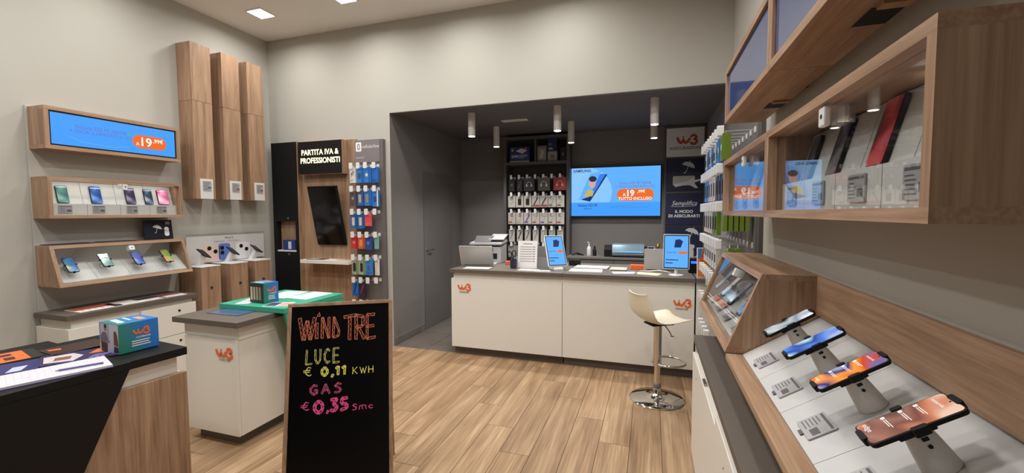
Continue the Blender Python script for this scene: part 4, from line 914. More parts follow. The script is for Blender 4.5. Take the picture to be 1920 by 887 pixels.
# tablets
def tablet(loc, yaw, lean, w, h, z0, label, base):
    T = Thing('tablet', label, 'tablet', loc, yaw, 'advert tablets on the service counter')
    f = F((0, 0, z0), (1, 0, 0), (0, math.sin(lean), math.cos(lean)))
    T.lpart('shell', MB().rr(f, -w/2, w/2, 0, h, .012, -.022, 0), WHITEP, bevel=.003)
    b = T.lpart('bezel', MB().rr(f, -w/2+.006, w/2-.006, .006, h-.006, .008, .0008), BEZEL)
    s = T.lpart('screen', MB().rect(f, -w/2+.014, w/2-.014, .016, h-.016, .0014), SBLUE3, b)
    T.lpart('screen_picture', MB().flat(f, [(-.02, h*.62), (.04, h*.62), (.06, h*.8), (.03, h*.86), (-.01, h*.84)], .002), SNAVY, s)
    k = MB(); k.text(f, 'Galaxy S25', .02, -.045, h*.46, .002); T.lpart('screen_lettering', k, SNAVY, s)
    T.lpart('screen_pill', MB().rr(f, .02, w/2-.02, h*.44, h*.51, .008, .002), SORANGE, s)
    k = MB(); k.rect(f, -w*.4, .02, h*.25, h*.275, .002); k.rect(f, -w*.4, -.03, h*.16, h*.185, .002); T.lpart('screen_bar', k, SNAVY, s)
    if base == 'block':
        T.lpart('stand', MB().prism(F((-.05, 0, 0), (0, 1, 0), (0, 0, 1)), [(-.03, 0), (.16, 0), (.16, .02), (.12, .14), (.09, .14), (.03, .035), (-.03, .025)], 0, .1), WHITEP, bevel=.004)
    else:
        T.lpart('stand', MB().cyl((0, .03, .012), (0, 0, 1), .016, .16, 18), WHITEP, smooth=True); T.lpart('foot', MB().lathe([(.07, 0), (.07, .008), (.02, .014)], (0, .03, 0), 28), WHITEP, smooth=True)
tablet((-.955, 4.53, ZT), math.radians(32), math.radians(27), .215, .365, .045, 'white framed tablet with blue advert turned right on the left counter', 'block')
tablet((.235, 4.46, ZT), math.radians(-5), math.radians(9), .245, .345, .065, 'white framed tablet with blue advert on a pole beside the orange card', 'pole')
# counter clutter
def stack(x, y, w, d, n, rz, label, rgb=(226, 224, 222), z=ZT, cat='papers'):
    t = Thing('paper_stack', label, cat, (x, y, z), rz, 'papers on the service counter')
    for i in range(n):
        j = random.uniform(-.012, .012); c = tuple(max(0, v-12*(i % 3)) for v in rgb)
        t.lpart('sheet', MB().box(-w/2+j, w/2+j, -d/2-j, d/2-j, .004*i, .004*i+.0035), cmat(c, .7))
stack(-.66, 4.57, .34, .21, 2, .05, 'thin white paper stack nearest the edge of the right counter')
stack(-.63, 4.82, .36, .22, 4, -.04, 'thicker white paper stack behind on the right counter')
stack(-.33, 4.78, .17, .21, 3, .0, 'cream notepad beside the paper stacks', (232, 216, 186))
stack(-.27, 4.52, .24, .15, 1, .25, 'printed leaflet with violet tint near the counter edge', (196, 190, 206))
stack(-.02, 4.50, .24, .16, 1, -.3, 'cream crumpled sheet near the right tablet', (226, 208, 176))
stack(-1.86, 4.43, .3, .16, 2, .1, 'white sheets in front of the left laptop', (216, 212, 208))
stack(-1.28, 4.47, .22, .12, 1, -.1, 'white sheet in front of the price list', (230, 226, 220))
stack(-1.1, 4.42, .16, .1, 1, .2, 'pale blue slip in front of the left tablet', (180, 206, 214))
single('orange_case', MB().rr(FT(-.13, 4.86, ZT), -.085, .085, -.03, .03, .012, 0, .05), ORANGE, 'small orange case beside the grey laptop', 'case', bevel=.004)
single('charger_block', MB().rr(FT(-.86, 5.03, ZT), -.065, .065, -.045, .045, .012, 0, .07), BLACKM, 'black charger block at the rear of the right counter', 'charger', bevel=.008)
single('orange_box', MB().rr(FT(-1.62, 4.86, ZT), -.05, .05, -.03, .03, .01, 0, .045), cmat((214, 96, 70)), 'small red orange box right of the printer', 'box', bevel=.004)
single('cable', MB().tube([(-.10, 4.68, ZT+.006), (-.02, 4.62, ZT+.014), (.08, 4.60, ZT+.03), (.16, 4.58, ZT+.02), (.2, 4.56, ZT+.006)], .005, 8), WHITEP, 'white cable curling to the right tablet stand', 'cable', smooth='all')
single('cable', MB().tube([(-1.13, 4.80, ZT+.006), (-1.14, 4.84, ZT+.06), (-1.10, 4.88, ZT+.1), (-1.04, 4.90, ZT+.05), (-1.08, 4.84, ZT+.006)], .006, 8), BLACKM, 'black cable looped behind the left tablet', 'cable', smooth='all')
T = Thing('blue_lit_pc', 'black device glowing blue behind the right tablet', 'device', (.44, 4.75, ZT))  # a black PC with a blue LED
T.lpart('body', MB().rr(FT(0, 0, 0), -.07, .07, -.06, .06, .015, 0, .15), BLACKM, bevel=.006); T.lpart('light_strip', MB().box(-.05, .05, -.062, -.0605, .1, .125), emat('blue_led', (40, 90, 255), 2.5))
f = F((.42, 4.40, ZT), (.985, .17, 0), (0, .1, 1)); T = Thing('orange_card', 'upright orange card with white border at the right counter end', 'card', tuple(f.p(.06, 0)))
p = T.part('card', MB().fbox(f, 0, .125, 0, .285, -.006, 0), PAPER); T.part('print', MB().rect(f, .007, .118, .007, .278, .0006), cmat((226, 126, 56)), p)
k = MB(); k.rect(f, .007, .05, .18, .278, .001); T.part('print_blue', k, cmat((70, 120, 176)), p); k = MB(); k.disc(f, .07, .22, .032, .0014); k.disc(f, .07, .17, .045, .0014); T.part('print_figure', k, cmat((214, 96, 40)), p)

# ================================================================== ALCOVE BACK WALL
UX0, UX1, UY = -2.141, -1.132, 6.15
T = Thing('shelf_unit', 'tall dark grey shelf unit with rows of hanging packs in the alcove', 'shelf', (-1.64, 6.25, 0))
T.part('side_panel', MB().box(UX0, UX0+.042, UY, YA-.002, 0, 2.735), GREYD, bevel=.002); T.part('side_panel', MB().box(UX1-.047, UX1, UY, YA-.002, 0, 2.735), GREYD, bevel=.002)
T.part('top_board', MB().box(UX0+.0425, UX1-.0475, UY, YA-.002, 2.695, 2.735), GREYD); T.part('shelf_board', MB().box(UX0+.0425, UX1-.0475, UY, YA-.002, 2.319, 2.358), GREYD)
T.part('divider', MB().box(-1.657, -1.632, UY, YA-.002, 2.3585, 2.6945), GREYD); T.part('back_board', MB().box(UX0+.0425, UX1-.0475, 6.315, YA-.002, 0, 2.3185), pmat('peg_back', (40, 38, 38), .6))
T.part('back_board', MB().box(UX0+.0425, UX1-.0475, 6.335, YA-.002, 2.3585, 2.6945), pmat('peg_back', (40, 38, 38), .6))
HX = [-2.015+.1245*i for i in range(7)]; HZ = [2.134, 1.876, 1.625, 1.372, 1.127]
for ri, z in enumerate(HZ):
    for x in HX: hook(T, (x, 6.315, z), (0, -1, 0), .18, .017, .032)
def U(ri, ci, name, w, h, base, deco, dx=0, d=.012, cat='accessory pack', y=6.17):
    pack('hanging_pack', '%s, %s row, %s from left, alcove shelf unit' % (name, ORD[ri], ORD[ci]), cat, (HX[ci]+dx, y, HZ[ri]-.008), 0, w, h, d, base, None, deco, 'packs in the alcove shelf unit')
DK = (44, 42, 44)
U(0, 0, 'slim dark pack', .085, .2, DK, [('dot', (100, 100, 104))]); U(0, 1, 'slim dark pack', .085, .2, (38, 36, 40), [('slash', (84, 84, 90))])
U(0, 2, 'dark headphone box', .165, .2, (50, 47, 49), [('head', (170, 168, 168)), ('top', (70, 66, 66))], .035, .05, 'headphones'); U(0, 4, 'grey headphone box', .18, .2, (92, 86, 84), [('head', (214, 210, 204))], .01, .05, 'headphones'); U(0, 6, 'red headphone box', .185, .2, (142, 50, 46), [('head', (196, 150, 140)), ('lines', (196, 130, 120))], -.003, .05, 'headphones')
CW = (196, 190, 182)
for ci in range(7):
    dec = [('slash', (70, 66, 64)), ('lines', (130, 124, 120))] if ci in (3, 4) else [('case', (34, 32, 34))] if ci in (1, 2) else [('cable', (120, 116, 112))]
    if ci in (3, 4): dec.append(('bar', (176, 60, 54)))
    elif ci > 4: dec.append(('bar_short', (150, 70, 70)))
    U(1, ci, 'white cable pack' + (' with black cover' if ci in (1, 2) else ' with red base stripe' if ci in (3, 4) else ''), .116, .185, CW, dec)
    U(2, ci, 'white pack with a purple cable' if ci == 2 else 'white cable pack with coloured stripe', .116, .185, CW, [('slash', (120, 84, 170)) if ci == 2 else ('cable', (140, 136, 132)), ('bar_short', ((176, 70, 66), (170, 160, 156), (110, 80, 160), (170, 80, 76), (110, 90, 150), (160, 80, 80), (176, 70, 70))[ci])])
    U(3, ci, 'narrow white cable pack' + (' with black cable' if ci in (1,) else ' with blue cable' if ci == 2 else ''), .09, .2, CW, [('slash', (40, 40, 46) if ci == 1 else (100, 104, 150) if ci == 2 else (206, 180, 130) if ci == 6 else (150, 146, 142)), ('top', (170, 164, 158))])
for ci in (0, 3, 6): U(4, ci, 'grey white carton', .11, .2, (150, 144, 140), [('top', (120, 116, 114))], d=.03)
def carton(x0, x1, z0, z1, rgb, label, decor):
    f = FB(x0, 6.19, z0); w, h = x1-x0, z1-z0; t = Thing('carton', label, 'box', tuple(f.p(w/2, 0)), 0, 'cartons on top of the shelf unit')
    b = t.part('carton', MB().fbox(f, 0, w, 0, h, -.08, 0), cmat(rgb, .4), bevel=.001)
    for i, (poly, c) in enumerate(decor): t.part('print', MB().flat(f, [(a*w, q*h) for a, q in poly], .0008+.0003*i), cmat(c), b)
    return t, f, b
S_ = 2.3585
t, f, b = carton(-2.055, -1.745, S_, 2.59, (36, 58, 128), 'blue router carton with white device picture on the top left shelf', [([(0, 0), (1, 0), (1, .1), (0, .1)], (214, 212, 208)), ([(.32, .74), (.58, .9), (.9, .76), (.64, .56)], (216, 214, 208)), ([(.1, .72), (.2, .72), (.2, .88), (.1, .88)], (206, 170, 60)), ([(.76, .82), (.88, .82), (.88, .95), (.76, .95)], (196, 60, 70))])
k = MB(); k.text(f, '5590', .055, .03, .072, .001, 'l', .01); lines(k, f, .15, .28, .06, .12, 3, .006, .001, 2); t.part('lettering', k, TXTW, b)
carton(-1.625, -1.483, S_, 2.59, (120, 118, 116), 'grey carton with pale phone picture beside the shelf divider', [([(.1, .1), (.9, .1), (.9, .85), (.1, .85)], (150, 148, 146)), ([(.25, .25), (.5, .15), (.75, .6), (.5, .75)], (190, 188, 186))])
carton(-1.467, -1.322, S_, 2.503, (130, 128, 126), 'small grey carton under the dark blue box on the top shelf', [([(.1, .1), (.9, .1), (.9, .9), (.1, .9)], (166, 164, 162)), ([(.3, .3), (.7, .25), (.75, .65), (.3, .7)], (110, 108, 108))])
carton(-1.465, -1.331, 2.504, 2.69, (34, 44, 78), 'dark blue box stacked on the small grey carton on the top shelf', [([(.1, .1), (.6, .1), (.5, .3), (.1, .3)], (150, 160, 170)), ([(.1, .4), (.5, .5), (.4, .65), (.1, .6)], (90, 120, 140))])
carton(-1.275, -1.196, S_, 2.55, (40, 38, 42), 'slim black carton rightmost on the top shelf', [([(.3, .4), (.7, .4), (.6, .6), (.3, .6)], (100, 98, 104))])
# --- television
TX0, TX1, TZ0, TZ1, TY = -1.136, .124, 1.538, 2.255, 6.28
T = Thing('television', 'large flat television showing a blue phone advert on the alcove wall', 'television', (-.5, 6.3, TZ0))
T.part('housing', MB().box(TX0, TX1, TY, TY+.045, TZ0, TZ1), BLACKM, bevel=.003); T.part('wall_mount', MB().box(-.65, -.35, TY+.045, YA-.001, 1.75, 2.05), BLACKM)
w, h = TX1-TX0-.02, TZ1-TZ0-.022; f = FB(TX0+.01, TY, TZ0+.013)
s = T.part('screen', MB().rect(f, 0, w, 0, h, .001), SBLUE3)
T.part('screen_circle', MB().flat(f, [(0, 0), (.24*w, 0)]+arc(.10*w, .5*h, .37*w, -48, 48, 24, .56*h)[0:]+[(.24*w, h), (0, h)], .0014), SBLUE2, s)
T.part('screen_band', MB().rect(f, 0, w, 0, .28*h, .0018), SBLUE, s)
k = MB(); k.flat(f, [(.12*w, .34*h), (.22*w, .3*h), (.42*w, .86*h), (.32*w, .84*h)], .0024); T.part('screen_phone', k, SNAVY, s)
k = MB(); k.flat(f, [(.15*w, .44*h), (.24*w, .4*h), (.40*w, .87*h), (.30*w, .87*h)], .0027); T.part('screen_phone', k, emat('screen_blue_phone', (60, 130, 230), 1), s)
k = MB(); k.flat(f, [(.085*w, .33*h), (.21*w, .40*h), (.35*w, .93*h), (.22*w, .88*h)], .0028); T.part('screen_phone', k, SBLUE3, s)
k = MB(); k.disc(f, .245*w, .68*h, .04*w, .0031, 18, .1*h); T.part('screen_face', k, emat('screen_skin', (220, 180, 170), .9), s); k = MB(); k.disc(f, .25*w, .77*h, .045*w, .0034, 18, .06*h); T.part('screen_hair', k, emat('screen_dark', (60, 50, 70), .7), s)
k = MB(); k.flat(f, [(.14*w, .4*h), (.25*w, .42*h), (.26*w, .52*h), (.2*w, .56*h)], .0031); T.part('screen_clothes', k, emat('screen_yellow', (214, 190, 90), .9), s)
k = MB(); k.text(f, 'SAMSUNG', .055, .02*w, .915*h, .002, 'l', .02, 1.05); k.text(f, 'Galaxy S25 FE', .05, .19*w, .2*h, .0024, 'c', .01); k.text(f, 'Galaxy AI', .03, .19*w, .14*h, .0024); T.part('screen_lettering', k, SNAVY, s)
k = MB(); k.text(f, 'Galaxy S25 FE 256GB', .05, .725*w, .645*h, .002); k.text(f, '+ GIGA ILLIMITATI in 5G', .05, .725*w, .575*h, .002); T.part('screen_lettering', k, SPURP, s)
T.part('screen_pill', MB().rr(f, .525*w, .93*w, .31*h, .55*h, .115*h, .002), SORANGE, s)
k = MB(); k.text(f, '19', .12, .68*w, .405*h, .0026, 'c', .03); k.text(f, ',99€', .055, .755*w, .47*h, .0026, 'l', .02); k.text(f, 'A', .06, .608*w, .405*h, .0026, 'c', .02); k.text(f, 'TUTTO INCLUSO', .058, .725*w, .325*h, .0026, 'c', .02); T.part('screen_lettering', k, SWHITE, s)
k = MB(); lines(k, f, .46*w, .9*w, .16*h, .22*h, 2, .006, .002, 1); T.part('screen_lettering', k, emat('screen_teal', (60, 150, 190), 1), s)
# --- sign column
T = Thing('sign_column', 'column of four stacked insurance poster panels right of the television', 'sign', (.42, 6.32, .9))
SX0, SX1, SY = .162, .682, 6.275
T.part('frame', MB().box(SX0, SX0+.02, SY, YA-.002, .0, 2.772).box(SX1-.02, SX1, SY, YA-.002, .0, 2.772).box(SX0+.02, SX1-.02, SY+.02, YA-.002, 0, 2.772).box(SX0+.02, SX1-.02, SY, SY+.02, 2.742, 2.772), GREYD)
NV = cmat((30, 33, 66), .45)
def poster(z0, z1, mat): 
    p = T.part('poster_panel', MB().box(SX0+.022, SX1-.022, SY+.002, SY+.0195, z0, z1), mat); return p, FB((SX0+SX1)/2, SY+.002, z0), SX1-SX0-.044, z1-z0
p, f, w, h = poster(2.355, 2.74, cmat((232, 231, 231)))
k = MB(); logo_w3(k, f, .04, .225, .13); T.part('logo', k, cmat((200, 78, 52)), p); k = MB(); k.text(f, 'ASSICURAZIONI', .055, 0, .095, .001, 'c', .01); T.part('lettering', k, cmat((70, 60, 70)), p)
p, f, w, h = poster(1.892, 2.322, NV); k = MB(); umbrella(k, f, .04, .32, .085, .35); T.part('print_umbrella', k, cmat((206, 206, 206)), p)
T.part('print_suitcase', MB().rr(f, -.15, .13, .07, .20, .02, .001), cmat((196, 192, 190)), p)
k = MB(); k.flat(f, [(-.12, .05), (.02, .08), (.20, .13), (.225, .15), (.20, .155), (-.02, .12), (-.13, .09)], .0018); k.flat(f, [(.02, .10), (.14, .03), (.17, .035), (.11, .12)], .0019); k.flat(f, [(-.0, .11), (.1, .165), (.13, .16), (.08, .12)], .0017); T.part('print_plane', k, cmat((226, 226, 226)), p)
p, f, w, h = poster(1.425, 1.86, NV)
k = MB(); k.text(f, 'Semplifica', .085, 0, .27, .001, 'c', -.005, .95, .35); k.stroke(f, [(-.17, .255), (-.05, .25), (.15, .262)], .003, .001, False); k.text(f, 'IL MODO', .055, 0, .165, .001, 'c', .02); k.text(f, 'DI ASSICURARTI', .055, 0, .105, .001, 'c', .02); T.part('lettering', k, TXTW, p)
p, f, w, h = poster(.925, 1.402, NV); k = MB(); umbrella(k, f, .10, .385, .09, .35); T.part('print_umbrella', k, cmat((206, 206, 206)), p)
k = MB(); k.disc(f, .09, .20, .038, .001); k.disc(f, .055, .205, .016, .0012, 12, .03); k.disc(f, .125, .205, .016, .0012, 12, .03); k.rr(f, .05, .13, .04, .18, .035, .0014); k.stroke(f, [(.13, .06), (.17, .07), (.18, .11)], .012, .001); T.part('print_dog', k, cmat((206, 204, 200)), p)
# --- low back cabinet
T = Thing('back_cabinet', 'low grey cabinet along the alcove wall below the television', 'cabinet', (-.5, 6.15, 0))
T.part('top', MB().box(-1.13, .16, 5.93, YA-.002, .955, .985), GREYL, bevel=.002); T.part('carcass', MB().box(-1.13, .16, 5.97, YA-.002, 0, .954), GREYL)
for x0, x1 in ((-1.13, -.487), (-.483, .16)):
    d = T.part('drawer', MB().box(x0, x1, 5.945, 5.969, .62, .945), GREYL, bevel=.0015); T.part('lock', MB().cyl((x0+.09, 5.945, .88), (0, -1, 0), .012, .004, 14), STEEL, d)
    T.part('door', MB().box(x0, x1, 5.945, 5.969, .08, .615), GREYL, bevel=.0015)
ZB = .9855
T = Thing('spray_bottle', 'white plastic pump bottle on the low cabinet below the television', 'bottle', (-.84, 6.10, ZB))
T.lpart('body', MB().lathe([(.028, 0), (.031, .006), (.031, .10), (.024, .125), (.011, .135), (.011, .15)], k=22), WHITEP, smooth=True); T.lpart('pump', MB().lathe([(.013, .15), (.013, .165), (.004, .168), (.004, .195)], k=16).tube([(0, 0, .19), (-.025, 0, .192)], .005), WHITEP, smooth=True)
T = Thing('dark_bottle', 'small black bottle beside the white pump bottle', 'bottle', (-.765, 6.13, ZB)); T.lpart('body', MB().lathe([(.024, 0), (.026, .08), (.012, .1)], k=20), BLACKM, smooth=True); T.lpart('cap', MB().lathe([(.013, .1), (.013, .13), (.006, .14)], k=16), BLACKM, smooth=True)
single('cable_heap', MB().tube([(-1.08, 6.08, ZB+.006), (-1.02, 6.04, ZB+.03), (-.96, 6.1, ZB+.012), (-1.0, 6.14, ZB+.03), (-1.06, 6.1, ZB+.016), (-1.0, 6.05, ZB+.04), (-.92, 6.1, ZB+.008)], .008, 8), BLACKM, 'tangled black cable on the left end of the low cabinet', 'cable', smooth='all')
T = Thing('cutting_plotter', 'silver film cutting plotter with black ends below the television', 'plotter', (-.33, 6.08, ZB))
T.lpart('end_block', MB().prism(F((-.29, 0, 0), (0, 1, 0), (0, 0, 1)), [(-.07, 0), (.08, 0), (.08, .15), (.0, .165), (-.07, .1)], 0, .11), BLACKM, bevel=.006); T.lpart('end_block', MB().prism(F((.24, 0, 0), (0, 1, 0), (0, 0, 1)), [(-.07, 0), (.08, 0), (.08, .14), (.0, .15), (-.07, .1)], 0, .06), BLACKM, bevel=.006)
T.lpart('drum', MB().cyl((-.18, 0, .125), (1, 0, 0), .045, .42, 28), STEEL, smooth=True); T.lpart('bed', MB().prism(F((-.18, 0, 0), (0, 1, 0), (0, 0, 1)), [(-.10, .02), (.07, .02), (.07, .075), (-.10, .05)], 0, .42), STEEL, bevel=.003)
T.lpart('glass_hood', MB().prism(F((-.18, 0, 0), (0, 1, 0), (0, 0, 1)), [(-.085, .06), (-.08, .06), (-.05, .165), (.02, .18), (.02, .184), (-.054, .169)], 0, .42), pmat('plotter_hood', (150, 178, 200), .1, .5)); T.lpart('blue_reflection', MB().box(-.1, .22, -.09, -.086, .07, .085), emat('plotter_blue_sheen', (120, 200, 255), 1.0))  # blue reflection on the drum put in as a glowing strip
for x in (-.05, .05, .16): T.lpart('roller', MB().cyl((x, -.06, .07), (0, 0, 1), .01, .035, 12), BLACKM)
T.lpart('foot', MB().box(-.18, .24, -.07, .06, 0, .02), BLACKM)
f = F((.0, 6.02, ZB), (1, 0, 0), (0, .1, 1)); T = Thing('framed_card', 'small dark framed card right of the silver plotter', 'card', tuple(f.o)); p = T.part('frame', MB().fbox(f, -.045, .045, 0, .155, -.006, 0), cmat((176, 174, 178))); T.part('print', MB().rect(f, -.038, .038, .008, .147, .0006), cmat((36, 40, 70)), p)
T = Thing('perfume_bottle', 'small blue bottle with gold cap above the grey laptop', 'bottle', (.09, 6.12, ZB)); T.lpart('body', MB().lathe([(.03, 0), (.034, .03), (.03, .1), (.014, .125)], k=22), pmat('blue_glass', (40, 70, 110), .1), smooth=True); T.lpart('cap', MB().lathe([(.014, .125), (.026, .15), (.018, .18), (.008, .19)], k=18), pmat('gold', (176, 140, 70), .3, .8), smooth=True)

# ================================================================== BAR STOOL
T = Thing('bar_stool', 'cream bar stool with chrome column and foot ring before the counter', 'stool', (.063, 3.785, 0), math.radians(32))
T.lpart('base', MB().lathe([(.222, 0), (.225, .006), (.215, .014), (.12, .028), (.05, .042), (.034, .06), (.030, .10)], k=48), CHROME, smooth=True)
T.lpart('column', MB().lathe([(.026, .06), (.026, .33), (.021, .33), (.021, .335)], k=28), CHROME, smooth=True); T.lpart('column_collar', MB().lathe([(.030, .10), (.033, .11), (.033, .135), (.029, .14)], k=28), pmat('grey_collar', (110, 108, 106), .4), smooth=True)
T.lpart('column_sleeve', MB().lathe([(.034, .30), (.034, .652), (.03, .655)], k=28), CHROME, smooth=True)
k = MB(); k.tube([(.0, .0, .33)]+[(.11+.135*math.cos(t), .135*math.sin(t), .315) for t in [math.radians(200+i*16) for i in range(21)]]+[(.0, .0, .33)], .0105, 10); T.lpart('foot_ring', k, CHROME, smooth=True)
T.lpart('lever', MB().tube([(.05, -.02, .645), (.075, -.05, .60), (.085, -.07, .565)], .005, 8).lathe([(.001, .0), (.018, .004), (.001, .009)], (.09, -.075, .555), 14), pmat('lever_grey', (150, 148, 146), .4), smooth=True)
T.lpart('seat_plate', MB().box(-.09, .11, -.07, .07, .652, .664), BLACKM)
prof = [(.22, .690), (.205, .697), (.14, .692), (.06, .680), (-.02, .674), (-.09, .682), (-.135, .705), (-.165, .745), (-.183, .80), (-.195, .86), (-.205, .905), (-.215, .925)]
vs = []; fs = []; nu = 13
def shell(off):
    for i, (px, pz) in enumerate(prof):
        hw = .19+.008*math.sin(i*.5) if i < 7 else .19-.016*max(0, i-8)
        for j in range(nu):
            s = -1+2*j/(nu-1); c = .028*abs(s)**2.2
            q = prof[min(i+1, len(prof)-1)]; r0 = prof[max(i-1, 0)]; tx, tz = q[0]-r0[0], q[1]-r0[1]; l = math.hypot(tx, tz); nx, nz = tz/l, -tx/l
            if i == 0 or abs(s) == 1: pass
            vs.append((px+nx*(c-off), s*hw*(1-.15*(i == 0)*abs(s)), pz+nz*(c-off)))
shell(0); n1 = len(vs); shell(.009); npf = len(prof)
for i in range(npf-1):
    for j in range(nu-1):
        a = i*nu+j; fs.append((a, a+1, a+nu+1, a+nu)); fs.append((n1+a, n1+a+nu, n1+a+nu+1, n1+a+1))
for i in range(npf-1):
    for j in (0, nu-1):
        a = i*nu+j; fs.append((a, a+nu, n1+a+nu, n1+a))
for j in range(nu-1):
    for i in (0, npf-1):
        a = i*nu+j; fs.append((a, n1+a, n1+a+1, a+1))
st = T.lpart('seat_shell', MB().add(vs, fs), SEATM, smooth='all'); sm = st.modifiers.new('s', 'SUBSURF'); sm.levels = 1; sm.render_levels = 2

# ================================================================== RIGHT WALL
struct('trim_3', MB().box(XPR, XR, .4, 2.985, 0, 2.5), WALL, bevel=.003)
# accessory board beside the alcove
BX = .655
T = Thing('accessory_board', 'dark grey board with rows of hooks and packs on the right wall', 'rack', (.67, 3.75, 0))
T.part('panel', MB().box(BX, XR-.001, 3.20, 4.30, .2, 2.5), GREYL, bevel=.002); T.part('dark_gap', MB().box(BX+.01, XR-.001, 3.13, 3.199, .2, 2.5), GREYD)  # the narrow strip is coloured dark for the gap beside the board
RY = [4.21-.1365*i for i in range(8)]; RZ = [2.15, 1.895, 1.635, 1.372, 1.105, .85, .59]
for ri, z in enumerate(RZ):
    for ci, y in enumerate(RY):
        if ri >= 5 and ci > 3: continue
        hook(T, (BX, y, z), (-1, 0, 0), .19, .022, .036, .04)
def Rp(ri, ci, x, name, w, h, base, deco, d=.018, dy=0):
    pack('hanging_pack', name, 'accessory pack', (x, RY[ci]+dy, RZ[ri]-.008), -math.pi/2, w, h, d, base, None, deco, 'packs on the right wall board')
GRN = (112, 134, 50)
def wpos(ri, ci): return 'in %s row, %s from alcove, right hook board' % (ORD[ri], ORD[ci])
for ci in range(8):
    for ri in range(5):
        if ri == 0:
            if ci in (6, 7):
                Rp(0, ci, .50, ('blue boxed pack ' if ci == 6 else 'lime green boxed pack ')+wpos(0, ci), .11, .19, (56, 136, 206) if ci == 6 else GRN, [('dot', (200, 210, 214)), ('side', (30, 96, 170) if ci == 6 else (100, 130, 30))], .05)
            else: Rp(0, ci, .49, ('blue pack ' if ci % 2 else 'white and blue pack ')+wpos(0, ci), .1, .2, (60, 120, 190) if ci % 2 else (206, 206, 206), [('bar', (40, 90, 160)), ('plug', (60, 60, 70))], .03)
        elif ri == 1: Rp(1, ci, .49, ('blue pack ' if ci < 2 else 'white pack with black window ' if ci < 5 else 'black pack ')+wpos(1, ci), .1, .2, (64, 130, 200) if ci < 2 else (214, 208, 196) if ci < 5 else (50, 48, 50), [('case', (36, 36, 40)), ('lines', (140, 130, 120))], .03)
        elif ri == 2:
            if ci < 6: Rp(2, ci, .49, ('white pack with black window ' if ci < 4 else 'green pack ')+wpos(2, ci), .1, .2, (214, 208, 196) if ci < 4 else GRN, [('case', (36, 36, 40)), ('lines', (140, 130, 120))], .03)
        elif ri == 3: 
            if ci < 6: Rp(3, ci, .49, 'narrow white pack '+wpos(3, ci), .09, .2, (216, 210, 200), [('plug', (40, 40, 44)), ('lines', (140, 130, 120))], .03)
        else:
            if ci < 3: Rp(4, ci, .5, 'small white pack '+wpos(4, ci), .09, .16, (216, 212, 206), [('lines', (140, 130, 120))], .02)
for i in range(5): Rp(2, 7, .49+.034*i, 'lime green pack, %s of five on the hook nearest the wooden case' % ('frontmost', 'second', 'middle', 'fourth', 'rearmost')[i], .1, .16, GRN, [('top', (150, 176, 70)), ('bar', (104, 130, 34))], .026)
for i in range(2): Rp(3, 7, .53+.05*i, 'lime green pack just above the sloped case, %s of two' % ('front', 'rear')[i], .1, .14, GRN, [('top', (150, 176, 70))], .03)
# upper screens
for i, (y, kind, lab) in enumerate([(2.86, 'a', 'long wooden framed screen high on the right wall, far one nearer the alcove'), (1.846, 'b', 'long wooden framed screen high on the right wall, near one cut by the photo top')]):
    S = screen_cabinet(FRW(.615, y, 2.126), 1.011, .31, .205, lab, kind)
    S.part('back_panel', MB().fbox(FRW(.615, y, 2.126), .03, .981, .03, .28, .0, .01), WY)
    S.part('base_panel', MB().fbox(FRW(.615, y, 2.126), .03, .981, .0301, .031, .0, .1), WY)
    yb = (2.44, 1.43)[i]
    S.part('cutout_dark_plate', MB().box(.535, .6145, yb-.06, yb+.06, 2.1252, 2.1262), BLACKM)  # flush black plate stands for the dark inside of a cutout
    S.part('cutout_lip', MB().box(.545, .6145, yb-.10, yb-.062, 2.118, 2.1258), WY)
single('cable', MB().tube([(.64, 2.72, 2.24), (.64, 2.6, 2.19), (.64, 2.52, 2.172), (.64, 2.46, 2.17), (.64, 2.425, 2.19), (.64, 2.45, 2.22), (.64, 2.52, 2.24)], .007, 8), BLACKM, 'black cable curling under the far right wall screen', 'cable', smooth='all')
single('cable', MB().tube([(.65, 2.48, 2.21), (.65, 2.40, 2.19), (.65, 2.32, 2.168), (.65, 2.25, 2.158), (.65, 2.2, 2.17), (.65, 2.18, 2.21)], .007, 8), BLACKM, 'second black cable drooping beside the first under the far right screen', 'cable', smooth='all')
# glass cases
NOIR = [(22, 22, 28), (60, 58, 70), (150, 120, 130)]
display_case(FRW(XPR, 1.846, 1.58), 1.012, .322, .26, 'wooden glass fronted case with leaning phones, near one in the right foreground', [
    (.12, .074, .155, 'slim dark phone leaning leftmost in the near right wall case', [(30, 28, 36), (70, 62, 74), (120, 100, 110)], .15),
    (.345, .08, .165, 'dark grey phone leaning second in the near right wall case', [(26, 28, 34), (70, 76, 84), (130, 120, 124)], .15),
    (.605, .084, .168, 'red and dark phone leaning third in the near right wall case', [(34, 24, 34), (150, 36, 46), (200, 90, 90)], .2),
    (.87, .08, .16, 'blue phone leaning rightmost in the near right wall case', [(30, 44, 120), (60, 90, 180), (120, 150, 210)], .2)], 'right',
    [(.15, 'grey price tag leftmost in the near right wall case'), (.395, 'grey price tag under the dark grey phone in the near right case'), (.638, 'grey price tag under the red phone in the near right case'), (.88, 'grey price tag by the right end of the near right case')])
display_case(FRW(XPR, 2.86, 1.58), 1.012, .322, .26, 'wooden glass fronted case with leaning phones, far one beside the hook board', [
    (.14, .074, .15, 'black phone leaning first in the far right wall case', NOIR, .15), (.38, .074, .15, 'grey phone leaning second in the far right wall case', [(60, 60, 66), (110, 110, 118), (180, 176, 176)], .15),
    (.63, .074, .15, 'blue phone leaning third in the far right wall case', NAVY, .15), (.87, .074, .15, 'pale phone leaning last in the far right wall case', [(150, 150, 160), (190, 190, 200), (220, 220, 226)], .15)], 'right',
    [(.14, 'grey price tag first in the far right wall case'), (.38, 'grey price tag second in the far right wall case'), (.63, 'grey price tag third in the far right wall case'), (.87, 'grey price tag last in the far right wall case')])
